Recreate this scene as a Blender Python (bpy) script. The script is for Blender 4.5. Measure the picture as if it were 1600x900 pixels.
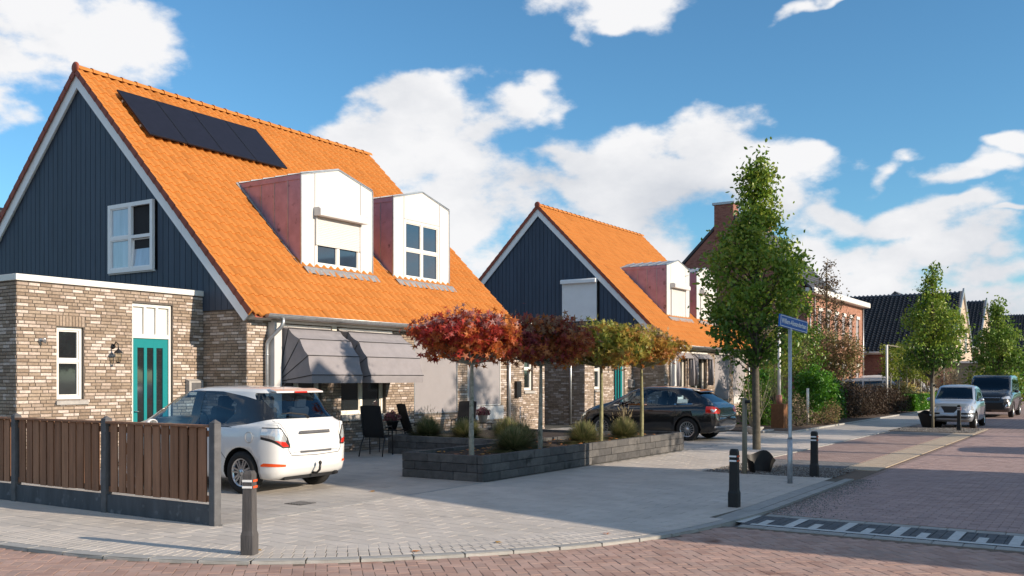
import bpy, bmesh, math, random
import numpy as np
from mathutils import Vector, Matrix
for _o in list(bpy.data.objects): bpy.data.objects.remove(_o)
S = bpy.context.scene
COL = S.collection
rnd = random.Random(7)
# ------------------------------------------------------------------ camera
CAM_H = 1.70; FPX = 1485.0; YAW = math.atan(955/1485.0)
cd = bpy.data.cameras.new('camera'); cam = bpy.data.objects.new('camera', cd); COL.objects.link(cam)
cam.location = (0, 0, CAM_H); cam.rotation_euler = (math.pi/2, 0, YAW-math.pi/2)
cd.sensor_width = 36; cd.lens = FPX/1600*36; cd.shift_y = 142/1600; cd.clip_end = 6000
S.camera = cam
CF = (math.cos(YAW), math.sin(YAW)); CR = (math.sin(YAW), -math.cos(YAW))
def proj(x, y, z):
    d = x*CF[0]+y*CF[1]
    if d < .2: return (-9999, -9999, d)
    return (800+(x*CR[0]+y*CR[1])/d*FPX, 592-(z-CAM_H)/d*FPX, d)
# ------------------------------------------------------------------ sun, exposure
SUN_EL = math.radians(19.5); SUN_AZ = math.radians(7.5)     # the sun stands over -Y, a little to +X
to_sun = Vector((math.sin(SUN_AZ)*math.cos(SUN_EL), -math.cos(SUN_AZ)*math.cos(SUN_EL), math.sin(SUN_EL)))
sd = bpy.data.lights.new('sun', 'SUN'); sd.energy = 5.0; sd.angle = math.radians(.5); sd.color = (1, .84, .66)
so = bpy.data.objects.new('sun', sd); COL.objects.link(so)
so.rotation_euler = to_sun.to_track_quat('Z', 'Y').to_euler()
S.view_settings.view_transform = 'Standard'; S.view_settings.look = 'None'
S.view_settings.exposure = 0.42; S.view_settings.gamma = 1
# ------------------------------------------------------------------ world: sky with clouds
W = bpy.data.worlds.new('World'); S.world = W; W.use_nodes = True
nt = W.node_tree; N = nt.nodes; L = nt.links; N.clear()
def nd(t, **k):
    n = N.new(t)
    for a, b in k.items(): setattr(n, a, b)
    return n
def mth(op, a, b=None, c=None, clamp=False):
    n = nd('ShaderNodeMath', operation=op, use_clamp=clamp)
    for i, v in enumerate((a, b, c)):
        if v is None: continue
        if hasattr(v, 'links'): L.new(v, n.inputs[i])
        else: n.inputs[i].default_value = v
    return n.outputs[0]
def vmt(op, a, b=None, s=None):
    n = nd('ShaderNodeVectorMath', operation=op)
    for i, v in enumerate((a, b)):
        if v is None: continue
        if hasattr(v, 'links'): L.new(v, n.inputs[i])
        else: n.inputs[i].default_value = v
    return n
sky = nd('ShaderNodeTexSky', sky_type='NISHITA'); sky.sun_disc = False
sky.sun_elevation = SUN_EL; sky.sun_rotation = math.pi-SUN_AZ
sky.air_density = 1.0; sky.dust_density = .4; sky.ozone_density = 2.2
tc = nd('ShaderNodeTexCoord'); sep = nd('ShaderNodeSeparateXYZ'); L.new(tc.outputs['Generated'], sep.inputs[0])
az = mth('ARCTAN2', sep.outputs[1], sep.outputs[0]); el = mth('ARCSINE', sep.outputs[2])
cmb = nd('ShaderNodeCombineXYZ'); L.new(az, cmb.inputs[0]); L.new(el, cmb.inputs[1])
P = cmb.outputs[0]
def pix2ang(px, py):
    r = (px-800)/FPX; u = -(py-592)/FPX
    x = CF[0]+r*CR[0]; y = CF[1]+r*CR[1]
    return math.atan2(y, x), math.atan2(u, math.hypot(x, y))
BLOBS = [(60,20,190,85),(150,70,110,75),(20,100,130,75),(0,165,90,35),
 (660,170,75,58),(770,185,100,58),(835,165,52,40),(590,225,80,42),(720,250,150,75),(900,245,130,52),(1010,228,120,46),(1090,222,85,44),
 (1130,255,110,62),(1225,250,60,42),(1000,300,300,80),(850,300,260,75),(680,265,130,70),(940,250,150,60),(720,340,170,70),(900,400,220,80),(1180,330,90,60),
 (960,15,85,42),(915,0,70,40),(955,50,40,30),(1265,8,52,18),(1330,5,60,12),
 (1330,330,90,32),(1430,240,60,22),(1390,262,70,22),(1500,265,80,22),(1560,250,50,20),(1480,320,60,20),(1400,335,150,42),(1500,385,150,40),(1400,350,110,40),(1300,400,110,50),
 (1440,415,170,42),(1560,410,110,40),(1350,450,140,60),(1520,470,160,60),(1610,215,26,24),(1560,345,60,14),(1200,430,120,60),(520,420,110,30),(450,560,400,50)]
nz = nd('ShaderNodeTexNoise'); nz.inputs['Scale'].default_value = 8.5; nz.inputs['Detail'].default_value = 12; nz.inputs['Roughness'].default_value = .60
dv = vmt('MULTIPLY', tc.outputs['Generated'], (1, 1, 1.8)); L.new(dv.outputs[0], nz.inputs['Vector'])
wn_ = nd('ShaderNodeTexNoise'); wn_.inputs['Scale'].default_value = 9; wn_.inputs['Detail'].default_value = 3; L.new(dv.outputs[0], wn_.inputs['Vector'])
wv = vmt('MULTIPLY', vmt('SUBTRACT', wn_.outputs['Color'], (.5, .5, .5)).outputs[0], (.16, .10, 0)); P = vmt('ADD', P, wv.outputs[0]).outputs[0]
acc = None
for (px, py, rx, ry) in BLOBS:
    a, e = pix2ang(px, py); a1, e1 = pix2ang(px+rx, py); a2, e2 = pix2ang(px, py-ry)
    s = vmt('SUBTRACT', P, (a, e, 0)); m = vmt('MULTIPLY', s.outputs[0], (.90/abs(a1-a), .95/abs(e2-e), 0))
    ln = vmt('LENGTH', m.outputs[0]); v = mth('SUBTRACT', 1.0, ln.outputs['Value'])
    acc = v if acc is None else mth('SMOOTH_MAX', acc, v, .22)
# away from the drawn clouds the sky goes on with scattered clouds of the same kind
nb = nd('ShaderNodeTexNoise'); nb.inputs['Scale'].default_value = 2.3; nb.inputs['Detail'].default_value = 3; L.new(dv.outputs[0], nb.inputs['Vector'])
side = mth('ABSOLUTE', mth('SUBTRACT', az, YAW)); far = mth('MULTIPLY', mth('SUBTRACT', side, .62), 5, clamp=True)
hi = mth('MULTIPLY', mth('SUBTRACT', el, .45), 5, clamp=True); far = mth('MAXIMUM', far, hi)
gen = mth('MULTIPLY', mth('SUBTRACT', nb.outputs['Fac'], .52), 7)
gen = mth('SUBTRACT', gen, mth('MULTIPLY', mth('SUBTRACT', 1, far), 4))
acc = mth('MAXIMUM', acc, gen)
# breaking the outlines up
nzc = mth('MULTIPLY', mth('SUBTRACT', nz.outputs['Fac'], .5), 3.0)
dens = mth('ADD', mth('MAXIMUM', acc, -1.6), nzc)
mask = nd('ShaderNodeMapRange', interpolation_type='SMOOTHSTEP'); L.new(dens, mask.inputs[0]); mask.inputs[1].default_value = -.02; mask.inputs[2].default_value = .60
# brightness inside: billows lit from above and behind the viewer, greyer undersides
n2 = nd('ShaderNodeTexNoise'); n2.inputs['Scale'].default_value = 4.6; n2.inputs['Detail'].default_value = 6; n2.inputs['Roughness'].default_value = .5
of = vmt('ADD', dv.outputs[0], (3.1, 1.7, .4)); L.new(of.outputs[0], n2.inputs['Vector'])
shade = mth('ADD', mth('MULTIPLY', mth('SUBTRACT', n2.outputs['Fac'], .5), 1.6), .56)
shade = mth('ADD', shade, mth('MULTIPLY', mth('SUBTRACT', mth('MINIMUM', el, .5), .21), 1.5))      # duller towards the horizon
shade = mth('ADD', shade, mth('MULTIPLY', mth('SUBTRACT', nz.outputs['Fac'], .5), .9), clamp=True)
cr = nd('ShaderNodeValToRGB'); L.new(shade, cr.inputs[0])
cr.color_ramp.elements[0].color = (.60, .64, .71, 1); cr.color_ramp.elements[1].color = (.97, .97, .985, 1)
cr.color_ramp.elements[0].position = 0; cr.color_ramp.elements[1].position = .62
skyc = nd('ShaderNodeMix', data_type='RGBA', blend_type='MULTIPLY'); skyc.inputs[0].default_value = 1
L.new(sky.outputs[0], skyc.inputs[6]); skyc.inputs[7].default_value = (.68, 1.10, 1.28, 1)
SKY_S = .10
cl = nd('ShaderNodeMix', data_type='RGBA', blend_type='MULTIPLY'); cl.inputs[0].default_value = 1
L.new(cr.outputs[0], cl.inputs[6]); cl.inputs[7].default_value = (.72/SKY_S, .72/SKY_S, .72/SKY_S, 1)
mx = nd('ShaderNodeMix', data_type='RGBA'); L.new(mask.outputs[0], mx.inputs[0]); L.new(skyc.outputs[2], mx.inputs[6]); L.new(cl.outputs[2], mx.inputs[7])
bg = nd('ShaderNodeBackground'); L.new(mx.outputs[2], bg.inputs[0]); bg.inputs[1].default_value = SKY_S
ow = nd('ShaderNodeOutputWorld'); L.new(bg.outputs[0], ow.inputs[0])
W.cycles.sampling_method = 'MANUAL'; W.cycles.sample_map_resolution = 512
# ------------------------------------------------------------------ materials
M = {}
def mat(name, cols, rough=.7, nscale=6, namt=.25, bump=0, bscale=60, metal=0, spec=.4, coat=0, trans=0, stretch=None, spots=None):
    """cols: colours spread over the per-piece attribute 'tint' (0..1); noise varies them."""
    m = bpy.data.materials.new(name); m.use_nodes = True; t = m.node_tree; n = t.nodes; l = t.links
    b = n['Principled BSDF']; out = n['Material Output']
    geo = n.new('ShaderNodeNewGeometry'); vec = geo.outputs['Position']
    if stretch:
        vm = n.new('ShaderNodeVectorMath'); vm.operation = 'MULTIPLY'; l.new(vec, vm.inputs[0]); vm.inputs[1].default_value = stretch; vec = vm.outputs[0]
    if len(cols) > 1:
        at = n.new('ShaderNodeAttribute'); at.attribute_name = 'tint'
        r = n.new('ShaderNodeValToRGB'); l.new(at.outputs['Fac'], r.inputs[0])
        e = r.color_ramp.elements
        while len(e) < len(cols): e.new(.5)
        for i, c in enumerate(cols):
            e[i].position = i/(len(cols)-1); e[i].color = (*c, 1)
        base = r.outputs[0]
    else:
        rg = n.new('ShaderNodeRGB'); rg.outputs[0].default_value = (*cols[0], 1); base = rg.outputs[0]
    if namt:
        nz = n.new('ShaderNodeTexNoise'); nz.inputs['Scale'].default_value = nscale; nz.inputs['Detail'].default_value = 5; nz.inputs['Roughness'].default_value = .65
        l.new(vec, nz.inputs['Vector'])
        mr = n.new('ShaderNodeMapRange'); l.new(nz.outputs['Fac'], mr.inputs[0]); mr.inputs[1].default_value = .25; mr.inputs[2].default_value = .75
        mr.inputs[3].default_value = 1-namt; mr.inputs[4].default_value = 1+namt
        mm = n.new('ShaderNodeVectorMath'); mm.operation = 'SCALE'; l.new(base, mm.inputs[0]); l.new(mr.outputs[0], mm.inputs['Scale']); base = mm.outputs[0]
    if spots:
        sc, thr, colr = spots
        nz = n.new('ShaderNodeTexNoise'); nz.inputs['Scale'].default_value = sc; nz.inputs['Detail'].default_value = 6; l.new(geo.outputs['Position'], nz.inputs['Vector'])
        mr = n.new('ShaderNodeMapRange'); l.new(nz.outputs['Fac'], mr.inputs[0]); mr.inputs[1].default_value = thr; mr.inputs[2].default_value = thr+.12
        mx = n.new('ShaderNodeMix'); mx.data_type = 'RGBA'; l.new(mr.outputs[0], mx.inputs[0]); l.new(base, mx.inputs[6]); mx.inputs[7].default_value = (*colr, 1); base = mx.outputs[2]
    l.new(base, b.inputs['Base Color'])
    b.inputs['Roughness'].default_value = rough; b.inputs['Metallic'].default_value = metal
    b.inputs['Specular IOR Level'].default_value = spec; b.inputs['Coat Weight'].default_value = coat; b.inputs['Coat Roughness'].default_value = .04
    if bump:
        nz = n.new('ShaderNodeTexNoise'); nz.inputs['Scale'].default_value = bscale; nz.inputs['Detail'].default_value = 4; l.new(vec, nz.inputs['Vector'])
        bp = n.new('ShaderNodeBump'); bp.inputs['Strength'].default_value = bump; bp.inputs['Distance'].default_value = .01
        l.new(nz.outputs['Fac'], bp.inputs['Height']); l.new(bp.outputs[0], b.inputs['Normal'])
    if trans:
        tr = n.new('ShaderNodeBsdfTranslucent'); l.new(base, tr.inputs[0]); ms = n.new('ShaderNodeMixShader'); ms.inputs[0].default_value = trans
        l.new(b.outputs[0], ms.inputs[1]); l.new(tr.outputs[0], ms.inputs[2]); l.new(ms.outputs[0], out.inputs[0])
    M[name] = m; return m
mat('clinker', [(.21,.155,.115),(.27,.205,.155),(.33,.26,.20),(.31,.245,.20),(.41,.33,.275),(.54,.465,.42)], .85, 25, .3, .5, 90)
mat('mortar', [(.13,.11,.095)], .95, 12, .2, .3, 120)
mat('red_brick', [(.20,.085,.065),(.28,.125,.095),(.36,.17,.13),(.30,.14,.11)], .85, 20, .25, .4, 90)
mat('red_brick_sunlit', [(.30,.15,.10),(.40,.21,.145),(.47,.26,.185)], .85, 20, .2, .4, 90)  # lit copy of the red brick, sun warmth painted in for the street facade
mat('sand_brick', [(.38,.29,.22),(.46,.36,.28),(.52,.42,.34)], .85, 18, .15)
mat('tile_orange', [(.38,.136,.028),(.45,.165,.034),(.50,.188,.042),(.42,.150,.031)], .62, 30, .06, .15, 80, spec=.3)
mat('verge_tile', [(.26,.062,.035),(.30,.07,.04)], .6, 9, .15)  # dark red stands in for shade on the orange tiles' sides and ends
mat('tile_black', [(.012,.012,.014),(.02,.02,.022)], .28, 6, .2, spec=.6)
mat('slate', [(.06,.062,.07)], .6, 10, .2)
mat('cladding', [(.038,.056,.088),(.048,.068,.104),(.042,.061,.095)], .6, 5, .22, .25, 40, stretch=(1,1,.12))
mat('white_board', [(.56,.555,.55)], .45, 3, .04)
mat('white_paint', [(.68,.67,.64)], .4, 8, .05)
mat('cream_paint', [(.80,.76,.68)], .45, 5, .05)
mat('trim_white_lifted', [(.85,.85,.86)], .45, 3, .04)  # house white lightened to stand in for skylight on the shaded gable
mat('zinc_cheek', [(.40,.255,.325)], .40, 3, .22, .1, 20, metal=.15, spots=(4.5,.62,(.12,.08,.10)))
mat('zinc', [(.42,.44,.46)], .4, 10, .2, metal=.75)
mat('lead', [(.30,.30,.31)], .6, 9, .35, .6, 25, metal=.3, spots=(14,.6,(.5,.5,.5)))
mat('shutter_white', [(.56,.555,.545)], .5, 4, .03)
mat('awning_cloth', [(.25,.236,.25)], .9, 5, .10, .35, 200)
mat('screen_cloth', [(.27,.255,.265)], .85, 3, .05, .25, 300)
mat('solar', [(.012,.012,.020)], .4, 6, .3, spec=.25)
mat('black_metal', [(.015,.015,.017)], .4, 5, .2)
mat('black_plastic', [(.013,.013,.014)], .55, 30, .25, .2, 60)
mat('teal_paint', [(.006,.20,.215)], .35, 5, .05)
mat('bollard_grey', [(.07,.066,.068)], .85, 12, .45, .4, 50, stretch=(1,1,.2))
mat('concrete', [(.36,.345,.33)], .85, 9, .22, .3, 80)
mat('dark_concrete', [(.055,.062,.075),(.07,.078,.09)], .8, 5, .35, .3, 60, stretch=(1,1,.3), spots=(7,.60,(.14,.15,.17)))
mat('post_concrete', [(.095,.096,.103)], .8, 9, .25, .3, 60)
mat('fence_wood', [(.20,.098,.055),(.25,.125,.072),(.30,.155,.09)], .8, 14, .35, .4, 60, stretch=(1,1,.08), spots=(16,.68,(.045,.022,.012)))
mat('stake_wood', [(.22,.20,.15)], .85, 20, .3, .3, 60, stretch=(1,1,.1))
mat('rust_wood', [(.17,.075,.03)], .8, 12, .3, .3, 60)
mat('bark_pale', [(.30,.29,.24)], .9, 14, .4, .6, 60, spots=(9,.55,(.13,.14,.09)))
mat('bark_green', [(.23,.22,.12)], .9, 14, .4, .6, 60)
mat('bark', [(.10,.088,.068)], .9, 14, .4, .6, 60)
mat('planter_block', [(.065,.064,.066),(.09,.088,.088),(.12,.115,.112)], .9, 7, .35, .6, 50, spots=(3,.62,(.035,.035,.035)))
mat('soil', [(.045,.03,.022)], .95, 20, .5, 1, 30)
mat('garden_soil', [(.09,.062,.045)], .95, 20, .5, 1, 30)
mat('paving', [(.48,.435,.39),(.51,.465,.415),(.54,.49,.44),(.495,.45,.405)], .8, 1.3, .16, .25, 90, spots=(2.6,.63,(.38,.35,.32)))
mat('driveway', [(.39,.36,.33),(.42,.39,.355),(.45,.415,.38)], .8, 1.3, .16, .25, 90, spots=(2.2,.62,(.29,.27,.25)))
mat('kerb', [(.31,.305,.29),(.36,.35,.335)], .8, 6, .18, .3, 80)
mat('tan_brick', [(.42,.34,.25),(.46,.38,.29),(.40,.33,.26)], .8, 8, .15, .2, 80)
mat('grey_brick', [(.14,.14,.145),(.17,.17,.175),(.12,.12,.125)], .8, 8, .15, .2, 80)
mat('road_brick', [(.34,.215,.175),(.385,.25,.205),(.44,.295,.245),(.37,.26,.22),(.41,.265,.215)], .8, 2.2, .2, .35, 110, spots=(1.7,.66,(.20,.10,.07)))
mat('street_brick', [(.33,.235,.22),(.365,.265,.245),(.40,.29,.27)], .8, 2.5, .18, .3, 110)
mat('bay_brick', [(.27,.19,.17),(.31,.225,.20),(.34,.25,.225)], .8, 3, .15)
mat('hump_dark', [(.10,.106,.115)], .85, 12, .35, .3, 120)
mat('road_paint', [(.52,.53,.52)], .7, 20, .2, .2, 100)
mat('joint_sand', [(.16,.115,.085)], .95, 25, .3)
mat('joint_grey', [(.115,.105,.085)], .95, 25, .3)
mat('ground', [(.12,.10,.075)], .95, .6, .3)
mat('gravel', [(.12,.115,.11),(.2,.19,.18),(.3,.29,.28)], .9, 30, .3)
mat('interior', [(.02,.02,.023)], .8, 5, .2)
mat('seat_cloth', [(.035,.036,.042)], .9, 30, .2)
mat('tyre', [(.018,.018,.019)], .85, 30, .3, .3, 60)
mat('rim', [(.55,.56,.58)], .28, 5, .05, metal=.85)
mat('paint_white', [(.70,.70,.70)], .3, 2, .02, coat=1, spec=.5)
mat('paint_black', [(.006,.006,.007)], .2, 2, .05, coat=1, spec=.5)
mat('paint_silver', [(.42,.47,.54)], .32, 2, .03, metal=.55, coat=1)
mat('paint_grey', [(.25,.27,.30)], .32, 2, .03, metal=.5, coat=1)
mat('paint_dark', [(.016,.018,.021)], .25, 2, .05, coat=1)
mat('lamp_red', [(.55,.02,.012)], .12, 30, .2, coat=1)
mat('lamp_clear', [(.55,.56,.58)], .12, 40, .15, coat=1, metal=.5)
mat('orange_reflector', [(.75,.09,.02)], .25, 20, .1)
mat('white_reflector', [(.8,.8,.8)], .25, 20, .1)
mat('chrome', [(.75,.76,.78)], .12, 5, .03, metal=1)
mat('galvanised', [(.40,.43,.46)], .42, 25, .2, metal=.7)
mat('sign_blue', [(.012,.11,.42)], .3, 5, .05)
mat('sign_white', [(.82,.84,.86)], .35, 5, .02)
mat('terracotta', [(.45,.15,.06)], .8, 9, .2)
mat('pane_dark', [(.018,.022,.025)], .04, 2, .3, spec=.8, coat=1)
mat('pane_sky_curtain', [(.42,.47,.55)], .06, 2, .25, spec=.7, coat=1, stretch=(3,3,.3))  # curtain tone brightened by a sky reflection painted into the base colour
mat('pane_blue', [(.02,.035,.06)], .04, 2, .2, spec=.7, coat=1)
mat('pane_yellow', [(.30,.22,.10)], .06, 5, .3, spec=.6, coat=1)
mat('mesh_cloth', [(.012,.012,.014)], .8, 100, .2)
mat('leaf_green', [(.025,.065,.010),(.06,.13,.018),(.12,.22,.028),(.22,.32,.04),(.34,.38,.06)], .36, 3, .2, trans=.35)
mat('leaf_far', [(.035,.085,.014),(.075,.16,.022),(.15,.25,.035),(.24,.31,.05)], .5, 3, .2, trans=.35)
mat('leaf_laurel', [(.02,.08,.008),(.05,.16,.012),(.10,.26,.018),(.17,.32,.025)], .35, 3, .2, trans=.3)
mat('leaf_lime', [(.07,.11,.015),(.13,.18,.02),(.22,.26,.03),(.28,.27,.05)], .5, 3, .2, trans=.4)
mat('leaf_brown', [(.05,.035,.025),(.10,.062,.035),(.16,.10,.055),(.14,.13,.05),(.22,.15,.09)], .6, 3, .2, trans=.3)
mat('leaf_darkbrown', [(.022,.016,.012),(.042,.027,.018),(.07,.04,.024),(.05,.05,.018)], .6, 3, .2, trans=.25)
mat('leaf_mixed', [(.10,.13,.03),(.17,.19,.05),(.30,.20,.10),(.34,.20,.12),(.16,.17,.04)], .55, 3, .2, trans=.35)
mat('leaf_red', [(.15,.018,.03),(.32,.030,.030),(.42,.05,.03),(.52,.17,.03),(.34,.12,.11),(.48,.30,.27)], .5, 4, .25, trans=.4)
mat('leaf_purple', [(.11,.022,.04),(.20,.035,.05),(.34,.065,.04),(.46,.17,.04),(.28,.14,.10),(.38,.25,.13)], .5, 4, .25, trans=.4)
mat('leaf_turning', [(.07,.11,.02),(.17,.22,.04),(.32,.31,.06),(.40,.24,.05),(.44,.15,.04),(.36,.28,.17)], .5, 4, .25, trans=.4)
mat('grass_clump', [(.10,.13,.05),(.18,.20,.08),(.32,.28,.14),(.42,.35,.21)], .7, 5, .2, trans=.3)
mat('dry_grass', [(.28,.20,.12),(.36,.28,.18),(.42,.34,.22)], .7, 5, .2, trans=.3)
mat('hydrangea_cream', [(.38,.30,.12),(.50,.40,.20),(.44,.38,.12),(.25,.24,.06)], .7, 5, .2, trans=.3)
mat('heather', [(.14,.02,.05),(.26,.05,.10),(.38,.14,.18),(.06,.07,.03),(.4,.3,.25)], .7, 5, .2, trans=.2)
mat('thuja', [(.04,.09,.01),(.09,.16,.015),(.16,.24,.03)], .6, 5, .2, trans=.3)
mat('dead_leaf', [(.45,.14,.05),(.40,.22,.03)], .8, 10, .2)
def glass(name, tint, k=.06):
    m = bpy.data.materials.new(name); m.use_nodes = True; t = m.node_tree; n = t.nodes; l = t.links; n.remove(n['Principled BSDF'])
    tr = n.new('ShaderNodeBsdfTransparent'); tr.inputs[0].default_value = (*tint, 1)
    gl = n.new('ShaderNodeBsdfGlossy'); gl.inputs['Roughness'].default_value = .02; gl.inputs[0].default_value = (.85, .93, 1, 1)
    lw = n.new('ShaderNodeLayerWeight'); lw.inputs[0].default_value = .5
    pw = n.new('ShaderNodeMath'); pw.operation = 'POWER'; pw.inputs[1].default_value = 3.5; l.new(lw.outputs['Facing'], pw.inputs[0])
    ad = n.new('ShaderNodeMath'); ad.operation = 'MULTIPLY_ADD'; ad.inputs[1].default_value = .6; ad.inputs[2].default_value = k; ad.use_clamp = True; l.new(pw.outputs[0], ad.inputs[0])
    mx = n.new('ShaderNodeMixShader'); l.new(ad.outputs[0], mx.inputs[0]); l.new(tr.outputs[0], mx.inputs[1]); l.new(gl.outputs[0], mx.inputs[2]); l.new(mx.outputs[0], n['Material Output'].inputs[0])
    M[name] = m
glass('car_glass', (.62, .76, .86), .07); glass('privacy_glass', (.10, .12, .15), .06); glass('lantern_glass', (.8, .78, .7), .05)
def brick_sheet(name, c1, c2, joint, bw, bh, rot=0):
    """far paving: too small there to tell the bricks apart, so the material takes over"""
    m = bpy.data.materials.new(name); m.use_nodes = True; t = m.node_tree; n = t.nodes; l = t.links; b = n['Principled BSDF']
    g = n.new('ShaderNodeNewGeometry'); mp = n.new('ShaderNodeMapping'); mp.inputs['Rotation'].default_value = (0, 0, rot); l.new(g.outputs['Position'], mp.inputs[0])
    br = n.new('ShaderNodeTexBrick'); l.new(mp.outputs[0], br.inputs['Vector']); br.inputs['Scale'].default_value = 1
    br.inputs['Brick Width'].default_value = bw; br.inputs['Row Height'].default_value = bh; br.inputs['Mortar Size'].default_value = .006
    br.inputs['Color1'].default_value = (*c1, 1); br.inputs['Color2'].default_value = (*c2, 1); br.inputs['Mortar'].default_value = (*joint, 1)
    nz = n.new('ShaderNodeTexNoise'); nz.inputs['Scale'].default_value = .9; nz.inputs['Detail'].default_value = 6; l.new(g.outputs['Position'], nz.inputs['Vector'])
    mr = n.new('ShaderNodeMapRange'); l.new(nz.outputs['Fac'], mr.inputs[0]); mr.inputs[1].default_value = .3; mr.inputs[2].default_value = .7; mr.inputs[3].default_value = .82; mr.inputs[4].default_value = 1.15
    vm = n.new('ShaderNodeVectorMath'); vm.operation = 'SCALE'; l.new(br.outputs[0], vm.inputs[0]); l.new(mr.outputs[0], vm.inputs['Scale']); l.new(vm.outputs[0], b.inputs['Base Color'])
    b.inputs['Roughness'].default_value = .8; bp = n.new('ShaderNodeBump'); bp.inputs['Strength'].default_value = .4; bp.inputs['Distance'].default_value = .01
    bp.invert = True; l.new(br.outputs['Fac'], bp.inputs['Height']); l.new(bp.outputs[0], b.inputs['Normal']); M[name] = m
brick_sheet('street_far', (.28,.20,.185), (.34,.24,.22), (.10,.07,.055), .1, .2)
brick_sheet('bay_far', (.29,.205,.185), (.33,.24,.215), (.14,.1,.08), .1, .2)
brick_sheet('paving_far', (.41,.39,.36), (.45,.42,.39), (.22,.2,.17), .3, .3)
# ------------------------------------------------------------------ mesh builder
class MB:
    def __init__(s): s.v = []; s.f = []; s.t = []; s.sm = []
    def poly(s, pts, faces, tint=.5, smooth=False):
        o = len(s.v); s.v += [tuple(p) for p in pts]
        for f in faces: s.f.append(tuple(i+o for i in f)); s.t.append(tint); s.sm.append(smooth)
        return s
    def box(s, x0, y0, z0, x1, y1, z1, tint=.5):
        return s.poly([(x0,y0,z0),(x1,y0,z0),(x1,y1,z0),(x0,y1,z0),(x0,y0,z1),(x1,y0,z1),(x1,y1,z1),(x0,y1,z1)],
                      [(0,3,2,1),(4,5,6,7),(0,1,5,4),(1,2,6,5),(2,3,7,6),(3,0,4,7)], tint)
    def obox(s, c, u, v, w, hu, hv, hw, tint=.5):      # oriented box: centre, unit axes, half sizes
        c = Vector(c); u = Vector(u)*hu; v = Vector(v)*hv; w = Vector(w)*hw
        P_ = [c+a*u+b*v+d*w for d in (-1,1) for (a,b) in ((-1,-1),(1,-1),(1,1),(-1,1))]
        return s.poly(P_, [(0,3,2,1),(4,5,6,7),(0,1,5,4),(1,2,6,5),(2,3,7,6),(3,0,4,7)], tint)
    def prism(s, pts, d, tint=.5):                     # pts: planar loop (3D), d: extrusion vector
        n = len(pts); d = Vector(d); P_ = [Vector(p) for p in pts]; P_ += [p+d for p in P_]
        s.poly(P_, [tuple(reversed(range(n))), tuple(range(n, 2*n))]+[(i, (i+1) % n, (i+1) % n+n, i+n) for i in range(n)], tint); return s
    def tube(s, path, r, n=8, tint=.5, caps=True, smooth=True, flat=1):
        path = [Vector(p) for p in path]; rs = r if isinstance(r, (list, tuple)) else [r]*len(path)
        o = len(s.v); prev = None
        for i, p in enumerate(path):
            d = (path[min(i+1, len(path)-1)]-path[max(i-1, 0)]); d = d.normalized() if d.length > 1e-9 else Vector((0,0,1))
            a = Vector((0,0,1)) if abs(d.z) < .95 else Vector((1,0,0))
            u = d.cross(a).normalized() if prev is None else (prev-d*prev.dot(d)).normalized()
            prev = u; w = d.cross(u)
            for k in range(n):
                t = 2*math.pi*k/n; s.v.append(tuple(p+(u*math.cos(t)+w*math.sin(t)*flat)*rs[i]))
        for i in range(len(path)-1):
            for k in range(n):
                s.f.append((o+i*n+k, o+i*n+(k+1) % n, o+(i+1)*n+(k+1) % n, o+(i+1)*n+k)); s.t.append(tint); s.sm.append(smooth)
        if caps:
            s.f.append(tuple(o+k for k in reversed(range(n)))); s.t.append(tint); s.sm.append(False)
            e = o+(len(path)-1)*n; s.f.append(tuple(e+k for k in range(n))); s.t.append(tint); s.sm.append(False)
        return s
    def lathe(s, c, prof, n=16, tint=.5, smooth=True, axis='z'):
        o = len(s.v); c = Vector(c)
        for (r, z) in prof:
            for k in range(n):
                t = 2*math.pi*k/n; a, b = r*math.cos(t), r*math.sin(t)
                s.v.append(tuple(c+(Vector((a, b, z)) if axis == 'z' else Vector((a, z, b)) if axis == 'y' else Vector((z, a, b)))))
        for i in range(len(prof)-1):
            for k in range(n):
                s.f.append((o+i*n+k, o+i*n+(k+1) % n, o+(i+1)*n+(k+1) % n, o+(i+1)*n+k)); s.t.append(tint); s.sm.append(smooth)
        return s
    def mesh(s, name):
        me = bpy.data.meshes.new(name); me.from_pydata(s.v, [], s.f)
        me.polygons.foreach_set('use_smooth', s.sm)
        a = me.attributes.new('tint', 'FLOAT', 'FACE'); a.data.foreach_set('value', s.t); return me
    def build(s, name, m, parent=None, bevel=0, loc=None, fixn=False):
        me = s.mesh(name)
        if fixn or bevel:
            bm = bmesh.new(); bm.from_mesh(me)
            if bevel:
                bmesh.ops.bevel(bm, geom=[e for e in bm.edges if len(e.link_faces) == 2 and e.calc_face_angle(0) > .6], offset=bevel, segments=1, affect='EDGES')
            bmesh.ops.recalc_face_normals(bm, faces=bm.faces); bm.to_mesh(me); bm.free()
        return link(name, me, m, parent, loc)
def link(name, me, m, parent=None, loc=None):
    if m is not None and len(me.materials) == 0: me.materials.append(M[m] if isinstance(m, str) else m)
    o = bpy.data.objects.new(name, me); COL.objects.link(o)
    if parent is not None: o.parent = parent
    if loc is not None: o.location = loc
    return o
def tag(o, label=None, cat=None, group=None, kind=None):
    if label: o['label'] = label
    if cat: o['category'] = cat
    if group: o['group'] = group
    if kind: o['kind'] = kind
    return o
def thing(name, label, cat, loc=(0,0,0), rz=0, group=None):
    o = bpy.data.objects.new(name, None); COL.objects.link(o); o.empty_display_size = .2
    o.location = loc; o.rotation_euler = (0, 0, rz); return tag(o, label, cat, group)
def kids(o): return [c for c in COL.objects if c.parent == o]
def copy_tree(o, parent=None, _map=None):
    if _map is None:
        _map = {}
        for c in COL.objects:
            if c.parent: _map.setdefault(c.parent.name, []).append(c)
    c = o.copy(); COL.objects.link(c)
    if parent is not None: c.parent = parent
    for ch in _map.get(o.name, []): copy_tree(ch, c, _map)
    return c
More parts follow.
